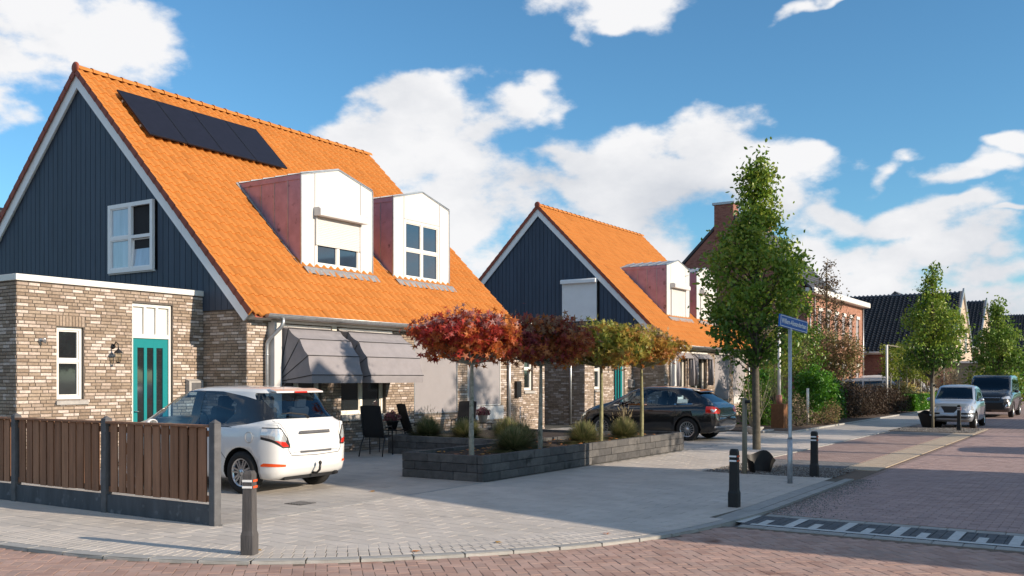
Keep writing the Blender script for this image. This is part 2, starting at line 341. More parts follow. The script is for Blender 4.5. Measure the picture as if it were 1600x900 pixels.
# pieces: many alike pieces; the ~300 that show largest become parts, the rest one 'stuff' part
def pieces(name, proto, items, m, parent=None, origin=(0,0,0), limit=300, minpx=9.0, size=.2, tints=9, smooth=False):
    """proto(verts, faces); items: (matrix4x4 in parent space, tint)"""
    pv = np.array(proto[0], float); pf = proto[1]; ox, oy, oz = origin
    sc = []
    for i, (mx_, t) in enumerate(items):
        p = mx_.translation; x, y, d = proj(p.x+ox, p.y+oy, p.z+oz)
        inside = -20 < x < 1620 and -20 < y < 920 and d > .3
        sc.append((size*FPX/d if inside else 0, i))
    sc.sort(reverse=True); near = [i for s_, i in sc if s_ >= minpx][:limit]; ns = set(near)
    vm = {}
    for i in near:
        mx_, t = items[i]; k = min(tints-1, int(t*tints))
        if k not in vm:
            mb = MB(); mb.poly(proto[0], pf, (k+.5)/tints, smooth); me = mb.mesh(name); me.materials.append(M[m]); vm[k] = me
        o = bpy.data.objects.new(name, vm[k]); o.matrix_local = mx_; COL.objects.link(o)
        if parent is not None: o.parent = parent; o.matrix_parent_inverse = Matrix.Identity(4)
        o.matrix_basis = mx_
    rest = [it for i, it in enumerate(items) if i not in ns]
    if rest:
        A_ = np.array([np.array(r[0]) for r in rest]); ph = np.c_[pv, np.ones(len(pv))]
        allv = np.einsum('nij,vj->nvi', A_, ph)[:, :, :3].reshape(-1, 3); nv = len(pv)
        lens = [len(f) for f in pf]; flat = np.array([i for f in pf for i in f])
        li = (flat[None, :]+(np.arange(len(rest))*nv)[:, None]).ravel()
        starts1 = np.cumsum([0]+lens[:-1]); starts = (starts1[None, :]+(np.arange(len(rest))*len(flat))[:, None]).ravel()
        me = bpy.data.meshes.new(name); me.vertices.add(len(allv)); me.vertices.foreach_set('co', allv.ravel().astype('f'))
        me.loops.add(len(li)); me.loops.foreach_set('vertex_index', li.astype('i'))
        me.polygons.add(len(starts)); me.polygons.foreach_set('loop_start', starts.astype('i'))
        me.polygons.foreach_set('use_smooth', np.full(len(starts), smooth))
        me.update(calc_edges=True)
        a = me.attributes.new('tint', 'FLOAT', 'FACE'); a.data.foreach_set('value', np.repeat([r[1] for r in rest], len(pf)).astype('f'))
        o = link(name, me, m, parent); o['kind'] = 'stuff'
        if not near and len(rest) < 2: pass
    return near
def TM(x, y, z, rz=0, sx=1, sy=1, sz=1):
    return Matrix.Translation((x, y, z)) @ Matrix.Rotation(rz, 4, 'Z') @ Matrix.Diagonal((sx, sy, sz, 1))
# unit paving piece: top face with chamfered rim and four sides, size 1x1x1, top at z=0
def pave_proto(ch=.05, chy=.1, h=.05, cz=.004):
    v = [(-.5,-.5,-h),(.5,-.5,-h),(.5,.5,-h),(-.5,.5,-h),(-.5,-.5,-cz),(.5,-.5,-cz),(.5,.5,-cz),(-.5,.5,-cz),
         (-.5+ch,-.5+chy,0),(.5-ch,-.5+chy,0),(.5-ch,.5-chy,0),(-.5+ch,.5-chy,0)]
    f = [(8,9,10,11)]
    for a, b in ((0,1),(1,2),(2,3),(3,0)): f += [(a, b, b+4, a+4), (a+4, b+4, b+8, a+8)]
    return v, f
def inpoly(x, y, P_):
    c = False; n = len(P_); j = n-1
    for i in range(n):
        if (P_[i][1] > y) != (P_[j][1] > y) and x < (P_[j][0]-P_[i][0])*(y-P_[i][1])/(P_[j][1]-P_[i][1])+P_[i][0]: c = not c
        j = i
    return c
# ================================================================== GROUND
def sheet(name, pts, z, m, kind='structure', parent=None):
    mb = MB(); mb.poly([(x, y, z) for x, y in pts], [tuple(range(len(pts)))]); o = mb.build(name, m, parent, fixn=False)
    if o.data.polygons[0].normal.z < 0: o.data.flip_normals()
    if kind: o['kind'] = kind
    return o
sheet('ground', [(-400,-600),(1500,-600),(1500,900),(-400,900)], -.14, 'ground')
KC = [(5.1,40),(5.12,16),(5.2,12.2),(5.34,9.8),(5.55,8.3),(6.0,7.1),(6.53,6.34),(7.11,5.73),(7.75,5.2),(8.6,4.63),(9.54,4.22),(10.6,3.98),(12.2,3.84),(16.6,3.84)]
def cat(P_, n=8):
    out = []
    for i in range(len(P_)-1):
        p0 = P_[max(i-1,0)]; p1 = P_[i]; p2 = P_[i+1]; p3 = P_[min(i+2,len(P_)-1)]
        for k in range(n):
            t = k/n
            out.append(tuple(.5*((2*p1[a])+(-p0[a]+p2[a])*t+(2*p0[a]-5*p1[a]+4*p2[a]-p3[a])*t*t+(-p0[a]+3*p1[a]-3*p2[a]+p3[a])*t**3) for a in range(len(p1))))
    return out+[P_[-1]]
KS = [KC[0], KC[1]]+cat(KC[1:-1], 10)[1:]+[KC[-1]]
def offs(line, d):
    out = []
    for i, p in enumerate(line):
        a = line[max(i-1,0)]; b = line[min(i+1,len(line)-1)]; tx, ty = b[0]-a[0], b[1]-a[1]; l_ = math.hypot(tx, ty)
        out.append((p[0]-ty/l_*d, p[1]+tx/l_*d))
    return out
def resample(line, step):
    out = []; acc_ = 0; need = 0
    for i in range(len(line)-1):
        a, b = line[i], line[i+1]; l_ = math.hypot(b[0]-a[0], b[1]-a[1])
        while need <= acc_+l_:
            t = (need-acc_)/l_; out.append((a[0]+(b[0]-a[0])*t, a[1]+(b[1]-a[1])*t, math.atan2(b[1]-a[1], b[0]-a[0]))); need += step
        acc_ += l_
    return out
ROADP = [(-60,-60),(10.78,-60),(10.78,3.84)]+[p for p in reversed(KS) if p[0] < 10.8]+[(5.1,60),(-60,60)]
road = sheet('road', ROADP, -.0345, 'joint_sand')
STREETP = [(11.95,-40),(200,-40),(200,3.84),(11.95,3.84)]
street = sheet('side_street', STREETP, -.026, 'joint_sand')
inner = offs(KS, .15); PAVP = [p for p in inner if p[1] < 39]+[(16.6,6.5),(200,6.5),(200,14.9),(5.2,14.9),(5.2,40)]
pavement = sheet('pavement', [(5.15,40)]+[p for p in KS[1:]]+[(16.6,6.5),(16.6,24),(9,24),(9,40)], -.0028, 'joint_grey')
sheet('pavement', [(16.6,6.5),(200,6.5),(200,24),(16.6,24)], -.0034, 'joint_grey')
def inframe(x, y, z=0, mrg=330):
    px, py, d = proj(x, y, z); return d > 0 and -mrg < px < 1600+mrg and -400 < py < 900+mrg
PP = pave_proto(.010, .022, .05, .0015)
# main road: herringbone bricks laid at 44 degrees
ang = math.radians(44); ca, sa = math.cos(ang), math.sin(ang); U = .1035; items = []
for i in range(-260, 260):
    for j in range(-260, 260):
        c = (i-j) % 4
        if c == 0: lx, ly, r = (i+1)*U, (j+.5)*U, ang
        elif c == 3: lx, ly, r = (i+.5)*U, (j+1)*U, ang+math.pi/2
        else: continue
        x, y = lx*ca-ly*sa+6, lx*sa+ly*ca+2
        if not inframe(x, y): continue
        if not inpoly(x, y, ROADP) : continue
        if x > 10.70 and y < 3.8: continue
        q = rnd.random(); t = q*.9 if rnd.random() < .93 else 1
        items.append((Matrix.Translation((x, y, -.030+rnd.uniform(-.003,.001))) @ Matrix.Rotation(r+rnd.gauss(0,.012), 4, 'Z') @ Matrix.Rotation(rnd.gauss(0,.008), 4, 'X') @ Matrix.Diagonal((.200+rnd.uniform(-.003,.002), .0970+rnd.uniform(-.002,.002), 1, 1)), t))
pieces('road_brick', PP, items, 'road_brick', road)
# side street: rows across the street
items = []; row = 0; x = 12.0
while x < 34:
    off = .1035*(row % 2); y = 3.80-off
    while y > .06*x-3.2:
        if inframe(x+.05, y, -.02):
            items.append((TM(x+.05, y-.1, -.02+rnd.uniform(-.003,.001), math.pi/2+rnd.gauss(0,.01), .200, .0975), rnd.random()))
        y -= .207
    x += .1035; row += 1
pieces('street_brick', PP, items, 'street_brick', street, limit=300)
sheet('side_street', [(34,-3),(200,-3),(200,3.84),(34,3.84)], -.02, 'street_far')
sheet('side_street', [(36.0,3.84),(200,3.84),(200,6.4),(36.0,6.4)], -.018, 'bay_far')
sheet('side_street', [(11.97,-40),(34,-40),(34,-1.1),(11.97,-2.4)], -.0205, 'street_far')
# parking bay
bay = sheet('parking_bay', [(16.6,3.84),(36.0,3.84),(36.0,6.5),(16.6,6.5)], -.025, 'joint_sand')
def grid_items(x0, x1, y0, y1, lx, ly, z, along='x', jit=.002, gap=.008, clip=None, rot=0, tint=None, stagger=.5):
    out = []; row = 0
    if along == 'x':
        y = y0+ly/2
        while y < y1:
            x = x0+lx/2-(lx*stagger if row % 2 else 0)
            while x < x1+lx*.4:
                a, b = max(x0, x-lx/2), min(x1, x+lx/2)
                if b-a > .03 and inframe((a+b)/2, y) and (clip is None or clip((a+b)/2, y)):
                    out.append((TM((a+b)/2, y, z+rnd.uniform(-.001,.0005), rnd.gauss(0,.003), b-a-gap, ly-gap), rnd.random() if tint is None else tint((a+b)/2, y)))
                x += lx
            y += ly; row += 1
    else:
        x = x0+lx/2
        while x < x1:
            y = y0+ly/2-(ly*stagger if row % 2 else 0)
            while y < y1+ly*.4:
                a, b = max(y0, y-ly/2), min(y1, y+ly/2)
                if b-a > .03 and inframe(x, (a+b)/2) and (clip is None or clip(x, (a+b)/2)):
                    out.append((TM(x, (a+b)/2, z+rnd.uniform(-.001,.0005), rnd.gauss(0,.003), lx-gap, b-a-gap), rnd.random()))
                y += ly
            x += lx; row += 1
    return out
pieces('bay_brick', PP, grid_items(20.2, 31.2, 4.52, 6.42, .1035, .207, -.015, 'y'), 'bay_brick', bay)
pieces('tan_brick', PP, grid_items(18.6, 36.0, 3.86, 4.50, .1035, .207, -.013, 'y'), 'tan_brick', bay)
pieces('grey_brick', PP, grid_items(18.5, 20.18, 4.52, 6.42, .207, .1035, -.014, 'x')+grid_items(31.2, 33.0, 4.52, 6.42, .207, .1035, -.014, 'x'), 'grey_brick', bay)
# kerbs
kerb = sheet('kerb', [(0,-.0)]*0+[(x, y) for x, y in offs(KS, .002)]+[(x, y) for x, y in reversed(offs(KS, .148))], -.02, 'kerb')
items = []
for x, y, a in resample(offs(KS, .075), .5):
    if inframe(x, y): items.append((TM(x, y, .001, a, .492, .145, 2), rnd.random()))
for i in range(5):
    items.append((TM(11.6+i*1.0, 4.10, .002, 0, .99, .20, 1), rnd.random()))
pieces('kerb_stone', pave_proto(.012, .05, .05, .006), items, 'kerb', kerb)
items = []
for x in np.arange(18.6, 33, .5): items.append((TM(x, 6.47, .002, 0, .492, .10), rnd.random()))
for x in np.arange(36, 60, .5): items.append((TM(x, 6.47, .002, 0, .492, .10), rnd.random()))
for x in np.arange(29.9, 60, .5): items.append((TM(x, 8.78, .05, 0, .492, .10, 2), rnd.random()))
for y in np.arange(9.05, 10.3, .5): items.append((TM(29.7, y, .05, math.pi/2, .492, .10, 2), rnd.random()))
for x in np.arange(7.7, 12.8, .5): items.append((TM(x, 8.80, .001, 0, .494, .055), rnd.random()))
for x in np.arange(21.7, 29.6, .5): items.append((TM(x, 8.80, .001, 0, .494, .055), rnd.random()))
kb2 = sheet('kerb', [(7.5,8.78),(60,8.78),(60,8.82),(7.5,8.82)], -.0018, 'kerb')
pieces('kerb_stone', pave_proto(.012, .05, .05, .006), items, 'kerb', kb2)
# pavement border: three courses of small pavers following the kerb
items = []
for k in range(3):
    line = offs(KS, .155+.1+.207*k)
    for n_, (x, y, a) in enumerate(resample(line, .1035)):
        if n_ % 1: continue
        s_ = .05*(k % 2)
        if inframe(x, y) and not (x > 11.1 and k == 0):
            items.append((TM(x+math.cos(a)*s_, y+math.sin(a)*s_, rnd.uniform(.0012,.0022), a+math.pi/2, .198, .0955), rnd.random()))
pieces('paving_brick', PP, items, 'paving', pavement)
bord = offs(KS, .155+.207*3-.23)
BP = bord+[(16.6,6.5),(60,6.5),(60,24),(5.2,24)]
# beyond: big pavers in stretcher rows along the street
def clip_p(x, y):
    if not inpoly(x, y, BP): return False
    return not (16.55 < x < 18.6 and y < 6.7)
it1 = grid_items(5.2, 16.6, 3.9, 8.77, .20, .40, 0, 'y', clip=clip_p)+grid_items(16.6, 33, 6.53, 8.77, .20, .40, 0, 'y')
it1 += grid_items(5.2, 7.40, 8.77, 16, .20, .40, 0, 'y', clip=clip_p)
pieces('paving_stone', pave_proto(.012, .006, .05, .001), it1, 'paving', pavement)
def clip_d(x, y):
    return not (12.9 < x < 21.3 and 8.9 < y < 10.5) and not (x > 16.8 and 10 < y < 14 and x < 21)
drive = sheet('driveway', [(7.5,8.83),(29.6,8.83),(29.6,18.5),(7.5,18.5)], -.0022, 'joint_grey')
it2 = grid_items(7.5, 29.6, 8.84, 16.4, .30, .60, 0, 'y', clip=clip_d)
pieces('paving_stone', pave_proto(.006, .006, .05, .001), it2, 'driveway', drive)
sheet('pavement', [(33,6.52),(200,6.52),(200,8.72),(33,8.72)], 0, 'paving_far')
# raised crossing with its painted teeth
hump = sheet('raised_crossing', [(10.78,-40),(11.95,-40),(11.95,3.84),(10.78,3.84)], -.036, 'hump_dark')
def zb(x): return -.031
items = grid_items(11.02, 11.80, -3.5, 3.82, .195, .1035, -.026, 'x', clip=lambda x, y: y > .06*x-3.2)
pieces('crossing_brick', PP, items, 'hump_dark', hump)
items = grid_items(10.79, 10.97, -2.5, 3.80, .18, .30, -.026, 'y', clip=lambda x, y: y > .06*x-3.2)+grid_items(11.79, 11.96, -2.5, 3.80, .17, .30, -.022, 'y', clip=lambda x, y: y > .06*x-3.2)
pieces('kerb_stone', pave_proto(.02, .02), items, 'kerb', hump)
mb = MB(); z0 = -.0215
def pt(x0, y0, x1, y1): mb.poly([(x0,y0,z0),(x1,y0,z0),(x1,y1,z0),(x0,y1,z0)], [(0,1,2,3)])
pt(10.975, -3, 11.08, 3.72)
for k in range(12):
    yc = 3.29-.585*(k-1)
    if yc < -3: break
    pt(11.084, yc-.055, 11.76, yc+.055)
    ys = yc-.27; pt(11.084, ys-.05, 11.44, ys+.05)
mb.build('painted_marking', 'road_paint', hump)
# tree pits
def pit(x0, x1, y0, y1, seed):
    o = sheet('tree_pit', [(x0,y0),(x1,y0),(x1,y1),(x0,y1)], -.006, 'garden_soil'); r = random.Random(seed)
    mb = MB()
    for _ in range(2600):
        x, y = r.uniform(x0-.05,x1+.05), r.uniform(y0-.05,y1+.05); s = r.uniform(.008,.022); a = r.random()*6.3
        P_ = [(x+s*math.cos(a+k*1.57)*r.uniform(.7,1.2), y+s*math.sin(a+k*1.57)*r.uniform(.7,1.2), -.003) for k in range(4)]+[(x, y, s*.9)]
        mb.poly(P_, [(0,1,4),(1,2,4),(2,3,4),(3,0,4)], r.random())
    g_ = mb.build('gravel', 'gravel'); tag(g_, 'loose gravel covering the soil of the %s tree pit' % ('near' if seed == 1 else 'far'), 'gravel', kind='stuff')
pit(16.65, 18.5, 4.24, 6.45, 1); pit(33.05, 35.95, 4.0, 6.4, 2)
mb = MB(); r = random.Random(5)
for _ in range(2200):      # loose grit swept against the kerb end at the crossing
    t = r.random(); x = 11.9+t*5; y = 3.82-abs(r.gauss(0,.32))*(1.1-t*.6)
    if x < 11.95: continue
    s = r.uniform(.004,.012); mb.poly([(x-s,y-s,-.021),(x+s,y-s,-.021),(x,y+s,-.021),(x,y,-.02+s)], [(0,1,3),(1,2,3),(2,0,3)], r.random())
tag(mb.build('grit', 'gravel'), 'loose grit scattered on the side street along the kerb by the crossing', 'grit', kind='stuff')
# garden bed behind the far kerb
sheet('garden_bed', [(29.75,8.84),(60,8.84),(60,15.0),(29.75,15.0)], .03, 'garden_soil')
# ------------------------------------------------------------------ fallen leaves, drain
for x, y, l_ in ((6.55,7.2,'orange fallen leaf lying on the kerb pavers right of the nearest bollard'),(5.42,9.95,'yellow fallen leaf caught on the kerb at the far left'),(9.3,4.75,'orange fallen leaf on the pavement by the tip of the building shadow'),
                 (7.35,5.85,'brown fallen leaf on the curved kerb in the foreground'),(10.9,9.5,'orange fallen leaf on the driveway behind the white car'),(8.2,5.45,'reddish fallen leaf on the border pavers')):
    mb = MB(); n_ = 10; a0 = rnd.random()*6
    P_ = [(0,0,.012)]+[(math.cos(a0+k*.628)*(.055 if k % 2 == 0 else .022), math.sin(a0+k*.628)*(.055 if k % 2 == 0 else .022), .004+.012*rnd.random()) for k in range(n_)]
    mb.poly(P_, [(0, 1+k, 1+(k+1) % n_) for k in range(n_)], rnd.random()); tag(mb.build('fallen_leaf', 'dead_leaf', loc=(x, y, .002)), l_, 'leaf', 'fallen leaves')
mb = MB(); mb.box(-.15,-.15,-.003,.15,.15,.006)
dr = mb.build('drain_cover', 'black_metal', loc=(9.35,8.95+.5,0)); tag(dr, 'small dark drain cover set in the driveway by the fence', 'drain')
mb = MB()
for k in range(5): mb.box(-.12,-.12+.052*k,.006,.12,-.10+.052*k,.011)
mb.build('grate_bar', 'post_concrete', dr)

# ================================================================== FENCE
def fence():
    f = thing('fence', 'low brown board fence with dark concrete posts along the pavement', 'fence', (7.4, 8.85, 0))
    sp = 2.06
    for k in range(4):
        y = sp*k; mb = MB(); h_ = 1.19; w = .050
        mb.box(-w,y-w,-.01,w,y+w,h_); mb.poly([(-w,y-w,h_),(w,y-w,h_),(w,y+w,h_),(-w,y+w,h_),(0,y,h_+.045)], [(0,1,4),(1,2,4),(2,3,4),(3,0,4)])
        mb.build('post', 'post_concrete', f, bevel=.006)
    bm_ = {}
    for k in range(3):
        y0 = sp*k+.05; y1 = sp*(k+1)-.05
        mb = MB(); mb.box(-.028,y0,0,.012,y1,.235); mb.build('base_plate', 'dark_concrete', f, bevel=.004)
        mb = MB(); mb.box(-.055,y0-.0,1.135,.045,y1,1.163); mb.build('top_rail', 'fence_wood', f, bevel=.004)
        for z in (.30, 1.06):
            mb = MB(); mb.box(-.0,y0,z-.035,.035,y1,z+.035,.3); mb.build('rail', 'fence_wood', f)
        n_ = 11; st = (y1-y0-.12)/n_
        for j in range(n_):
            yc = y0+.07+st*(j+.5); t = rnd.choice((.1,.3,.5,.7,.9)); key = t
            if key not in bm_:
                mb = MB(); mb.box(-.009,-.068,0,.009,.068,.865, t); me = mb.mesh('board'); me.materials.append(M['fence_wood']); bm_[key] = me
            b = bpy.data.objects.new('board', bm_[key]); COL.objects.link(b); b.parent = f; b.location = (-.012+rnd.uniform(-.003,.002), yc, .265+rnd.uniform(-.008,.004)); b.rotation_euler = (rnd.gauss(0,.004), 0, rnd.gauss(0,.02))
            if j < n_-1:
                b = bpy.data.objects.new('board', bm_[key]); COL.objects.link(b); b.parent = f; b.location = (.046, yc+st/2, .265)
        for yy in (y0+.03, y1-.03):
            b = bpy.data.objects.new('board', bm_[key]); COL.objects.link(b); b.parent = f; b.location = (.046, yy, .265); b.scale = (1,.75,1)
fence()
# ================================================================== BOLLARDS
def bollard(x, y, rz, label, h=.80, bmat='black_plastic'):
    t = thing('bollard', label, 'bollard', (x, y, -.01), rz, 'black plastic bollards with reflective bands')
    mb = MB(); w0, w1, w2 = .067, .057, .052
    prof = [(w0,0),(w0,.20),(w1,.24),(w2,h-.03),(w2-.012,h)]
    v = []; 
    for (w, z) in prof:
        c = .010; v += [(-w+c,-w,z),(w-c,-w,z),(w,-w+c,z),(w,w-c,z),(w-c,w,z),(-w+c,w,z),(-w,w-c,z),(-w,-w+c,z)]
    fs = [(i*8+k, i*8+(k+1) % 8, (i+1)*8+(k+1) % 8, (i+1)*8+k) for i in range(len(prof)-1) for k in range(8)]+[tuple(32+k for k in range(8))]
    mb.poly(v, fs); mb.build('body', bmat, t)
    for z in (h-.165, h-.105):
        w = w2+.004+.006*(h-z-.03)/.5; e = .0025
        mb = MB(); mb.box(-w-e,-w+.008,z,-w,w-.008,z+.022); mb.build('reflective_band', 'white_reflector', t)
        mb = MB(); mb.box(-w+.008,-w-e,z,w-.008,-w,z+.022); mb.build('reflective_band', 'orange_reflector', t)
    return t
bollard(6.37, 7.12, math.radians(25), 'weathered bollard at the kerb in front of the white car and fence end', .82, 'bollard_grey')
bollard(12.2, 4.34, 0, 'black bollard standing alone on the pavement left of the sign pole', .78)
bollard(16.75, 4.52, 0, 'black bollard right of the sign pole at the gravel tree pit', .80)
bollard(34.3, 4.55, 0, 'black bollard directly in front of the silver car', .85)
bollard(52.5, 3.95, 0, 'small far bollard at the right edge behind the black van', .8)
# ================================================================== STREET SIGN
def street_sign():
    t = thing('street_sign', 'blue street name sign on a galvanised pole beside the tree pit', 'street sign', (15.45, 4.56, 0))
    mb = MB(); mb.tube([(0,0,-.02),(0,0,.72)], .042, 14); mb.tube([(0,0,.72),(0,0,.76),(0,0,2.52)], [.042,.030,.030], 14); mb.build('pole', 'galvanised', t)
    d = Vector((.975,-.221,-.105)).normalized(); n_ = Vector((-.221,-.975,0)).normalized(); up = d.cross(n_).normalized()
    if up.z < 0: up = -up
    c = Vector((.12,-.02,2.60)); n_ = -n_ if n_.dot(Vector((-1,-1,0))) < 0 else n_
    mb = MB(); mb.obox(c, d, n_, up, .45, .014, .10); mb.build('name_plate', 'sign_blue', t, bevel=.004)
    mb = MB(); f = c+n_*.0165
    for s in (-1,1): mb.obox(f+up*s*.083, d, n_, up, .43, .0015, .005); mb.obox(f+d*s*.428, d, n_, up, .005, .0015, .078)
    mb.build('border_line', 'sign_white', t)
    cu = bpy.data.curves.new('lettering', 'FONT'); cu.body = 'Willem-Alexanderlaan'; cu.size = .112; cu.align_x = 'CENTER'; cu.align_y = 'CENTER'; cu.extrude = .001; cu.offset = .0015
    tmp = bpy.data.objects.new('lettering', cu); COL.objects.link(tmp); dg = bpy.context.evaluated_depsgraph_get(); me = bpy.data.meshes.new_from_object(tmp.evaluated_get(dg)); bpy.data.objects.remove(tmp)
    w = max(v.co.x for v in me.vertices)-min(v.co.x for v in me.vertices)
    R_ = Matrix((d, up, n_)).transposed().to_4x4(); me.transform(Matrix.Translation(f+n_*.001) @ R_ @ Matrix.Diagonal((.80/w, 1, 1, 1))); me.materials.clear()
    link('lettering', me, 'sign_white', t)
street_sign()
# ================================================================== PLANTER
def block_wall(parent, p0, p1, h, courses, th=.11, L_=.55, inner_side=1, m='planter_block', zb=0):
    d = Vector((p1[0]-p0[0], p1[1]-p0[1], 0)); n_ = d.length; d.normalize(); q = Vector((-d.y, d.x, 0))*inner_side; hz = h/courses
    for c in range(courses):
        s = -(.27*(c % 2)); 
        while s < n_:
            a, b = max(0, s), min(n_, s+L_)
            if b-a > .05:
                mb = MB(); o = rnd.uniform(-.006,.004); mid = Vector((*p0,0))+d*((a+b)/2)+q*(th/2+o)+Vector((0,0,zb+hz*(c+.5)))
                mb.obox(mid, d, q, Vector((0,0,1)), (b-a)/2-.004, th/2, hz/2-.0035, rnd.random()); mb.build('block', m, parent, bevel=.005, fixn=True)
            s += L_
def planter():
    t = thing('raised_planter', 'long low planter of dark stacked blocks under the row of red trees', 'planter', (0,0,0))
    X0, X1, Y0, Y1 = 12.88, 21.4, 8.86, 10.56
    block_wall(t, (X0,Y0), (X1,Y0), .43, 3); block_wall(t, (X0,Y1), (X0,Y0+.115), .43, 3); block_wall(t, (X1,Y0+.115), (X1,Y1), .43, 3); block_wall(t, (X1,Y1), (X0+.12,Y1), .43, 3)
    mb = MB(); n_ = 40; m_ = 9; r = random.Random(3)
    v = [(X0+.1+(X1-X0-.2)*i/n_, Y0+.1+(Y1-Y0-.2)*j/m_, .35+r.uniform(-.02,.03)) for i in range(n_+1) for j in range(m_+1)]
    mb.poly(v, [(i*(m_+1)+j, (i+1)*(m_+1)+j, (i+1)*(m_+1)+j+1, i*(m_+1)+j+1) for i in range(n_) for j in range(m_)], .5, True)
    mb.build('soil', 'soil', t)
    mb = MB()
    for _ in range(170):
        x, y = r.uniform(X0+.15,X1-.15), r.uniform(Y0+.15,Y1-.15); s = r.uniform(.03,.06); a = r.random()*6
        mb.poly([(x+s*math.cos(a+k*1.26), y+s*math.sin(a+k*1.26)*.8, .385+r.uniform(0,.02)) for k in range(5)], [(0,1,2,3,4)], r.random())
    tag(mb.build('leaf_litter', 'dead_leaf', t), kind='stuff')
    t2 = thing('raised_planter', 'second dark block planter behind the front one, beside the garden chairs', 'planter', (0,0,0))
    block_wall(t2, (16.75,14.15), (16.75,10.58), .42, 3); block_wall(t2, (20.8,14.15), (16.87,14.15), .42, 3); block_wall(t2, (20.8,10.58), (20.8,14.03), .42, 3)
    mb = MB(); mb.box(16.86,10.6,.0,20.7,14.05,.36); mb.build('soil', 'soil', t2)
planter()
# ================================================================== VEGETATION HELPERS
def leaf_shape(kind):
    if kind == 'star':
        v = [(0,0,0)]; 
        for k in range(10):
            a = math.radians(90+k*36); r = (1.0, .34)[k % 2]; r *= 1.0 if k in (0,2,8) else .9
            v.append((math.cos(a)*r*.55, math.sin(a)*r*.55, -.10*r))
        return v, [(0, 1+k, 1+(k+1) % 10) for k in range(10)]
    if kind == 'oval':
        v = [(0,-.5,0),(.26,-.12,.05),(.22,.22,.06),(0,.5,-.06),(-.22,.22,.06),(-.26,-.12,.05),(0,.05,-.03)]
        return v, [(0,1,6),(1,2,6),(2,3,6),(3,4,6),(4,5,6),(5,0,6)]
    if kind == 'tri': return [(0,-.5,0),(.3,.1,.06),(0,.5,-.03),(-.3,.1,.06)], [(0,1,2,3)]
    if kind == 'needle': return [(-.06,-.5,0),(.06,-.5,0),(0,.5,0)], [(0,1,2)]
def scatter(name, pts, tints, size, kind, m, parent=None, seed=0, droop=.0, up=.3, loc=None, smooth=False):
    pv, pf = leaf_shape(kind); pv = np.array(pv); n_ = len(pts); g_ = np.random.default_rng(seed)
    P_ = np.array(pts); nrm = g_.normal(size=(n_, 3)); nrm[:, 2] += up; nrm /= np.linalg.norm(nrm, axis=1)[:, None]
    ax = g_.normal(size=(n_, 3)); ax[:, 2] -= droop; ax -= nrm*np.sum(ax*nrm, 1)[:, None]; ax /= np.linalg.norm(ax, axis=1)[:, None]
    bx = np.cross(ax, nrm); s = size*g_.uniform(.65, 1.3, n_)
    V = P_[:, None, :]+s[:, None, None]*(pv[None, :, 0, None]*bx[:, None, :]+pv[None, :, 1, None]*ax[:, None, :]+pv[None, :, 2, None]*nrm[:, None, :])
    V = V.reshape(-1, 3); nv = len(pv); lens = [len(f) for f in pf]; flat = np.array([i for f in pf for i in f])
    li = (flat[None, :]+(np.arange(n_)*nv)[:, None]).ravel(); st = (np.cumsum([0]+lens[:-1])[None, :]+(np.arange(n_)*len(flat))[:, None]).ravel()
    me = bpy.data.meshes.new(name); me.vertices.add(len(V)); me.vertices.foreach_set('co', V.ravel().astype('f')); me.loops.add(len(li)); me.loops.foreach_set('vertex_index', li.astype('i'))
    me.polygons.add(len(st)); me.polygons.foreach_set('loop_start', st.astype('i')); me.update(calc_edges=True)
    a = me.attributes.new('tint', 'FLOAT', 'FACE'); a.data.foreach_set('value', np.repeat(np.array(tints), len(pf)).astype('f'))
    return link(name, me, m, parent, loc)
def env_r(env, z):
    if z <= env[0][0]: return env[0][1]
    for (a, ra), (b, rb) in zip(env, env[1:]):
        if z <= b: return ra+(rb-ra)*(z-a)/(b-a)
    return env[-1][1]
def clusters(env, n_, r, outer=.55, sx=1, sy=1):
    z0, z1 = env[0][0], env[-1][0]; out = []; mr = max(e[1] for e in env)
    while len(out) < n_:
        z = r.uniform(z0, z1); R_ = env_r(env, z)
        if r.random() > (R_/mr)**1.0+.06: continue
        a = r.random()*2*math.pi; q = R_*(outer+(1-outer)*r.random() if r.random() < .75 else r.random())
        out.append((q*math.cos(a)*sx, q*math.sin(a)*sy, z))
    return out
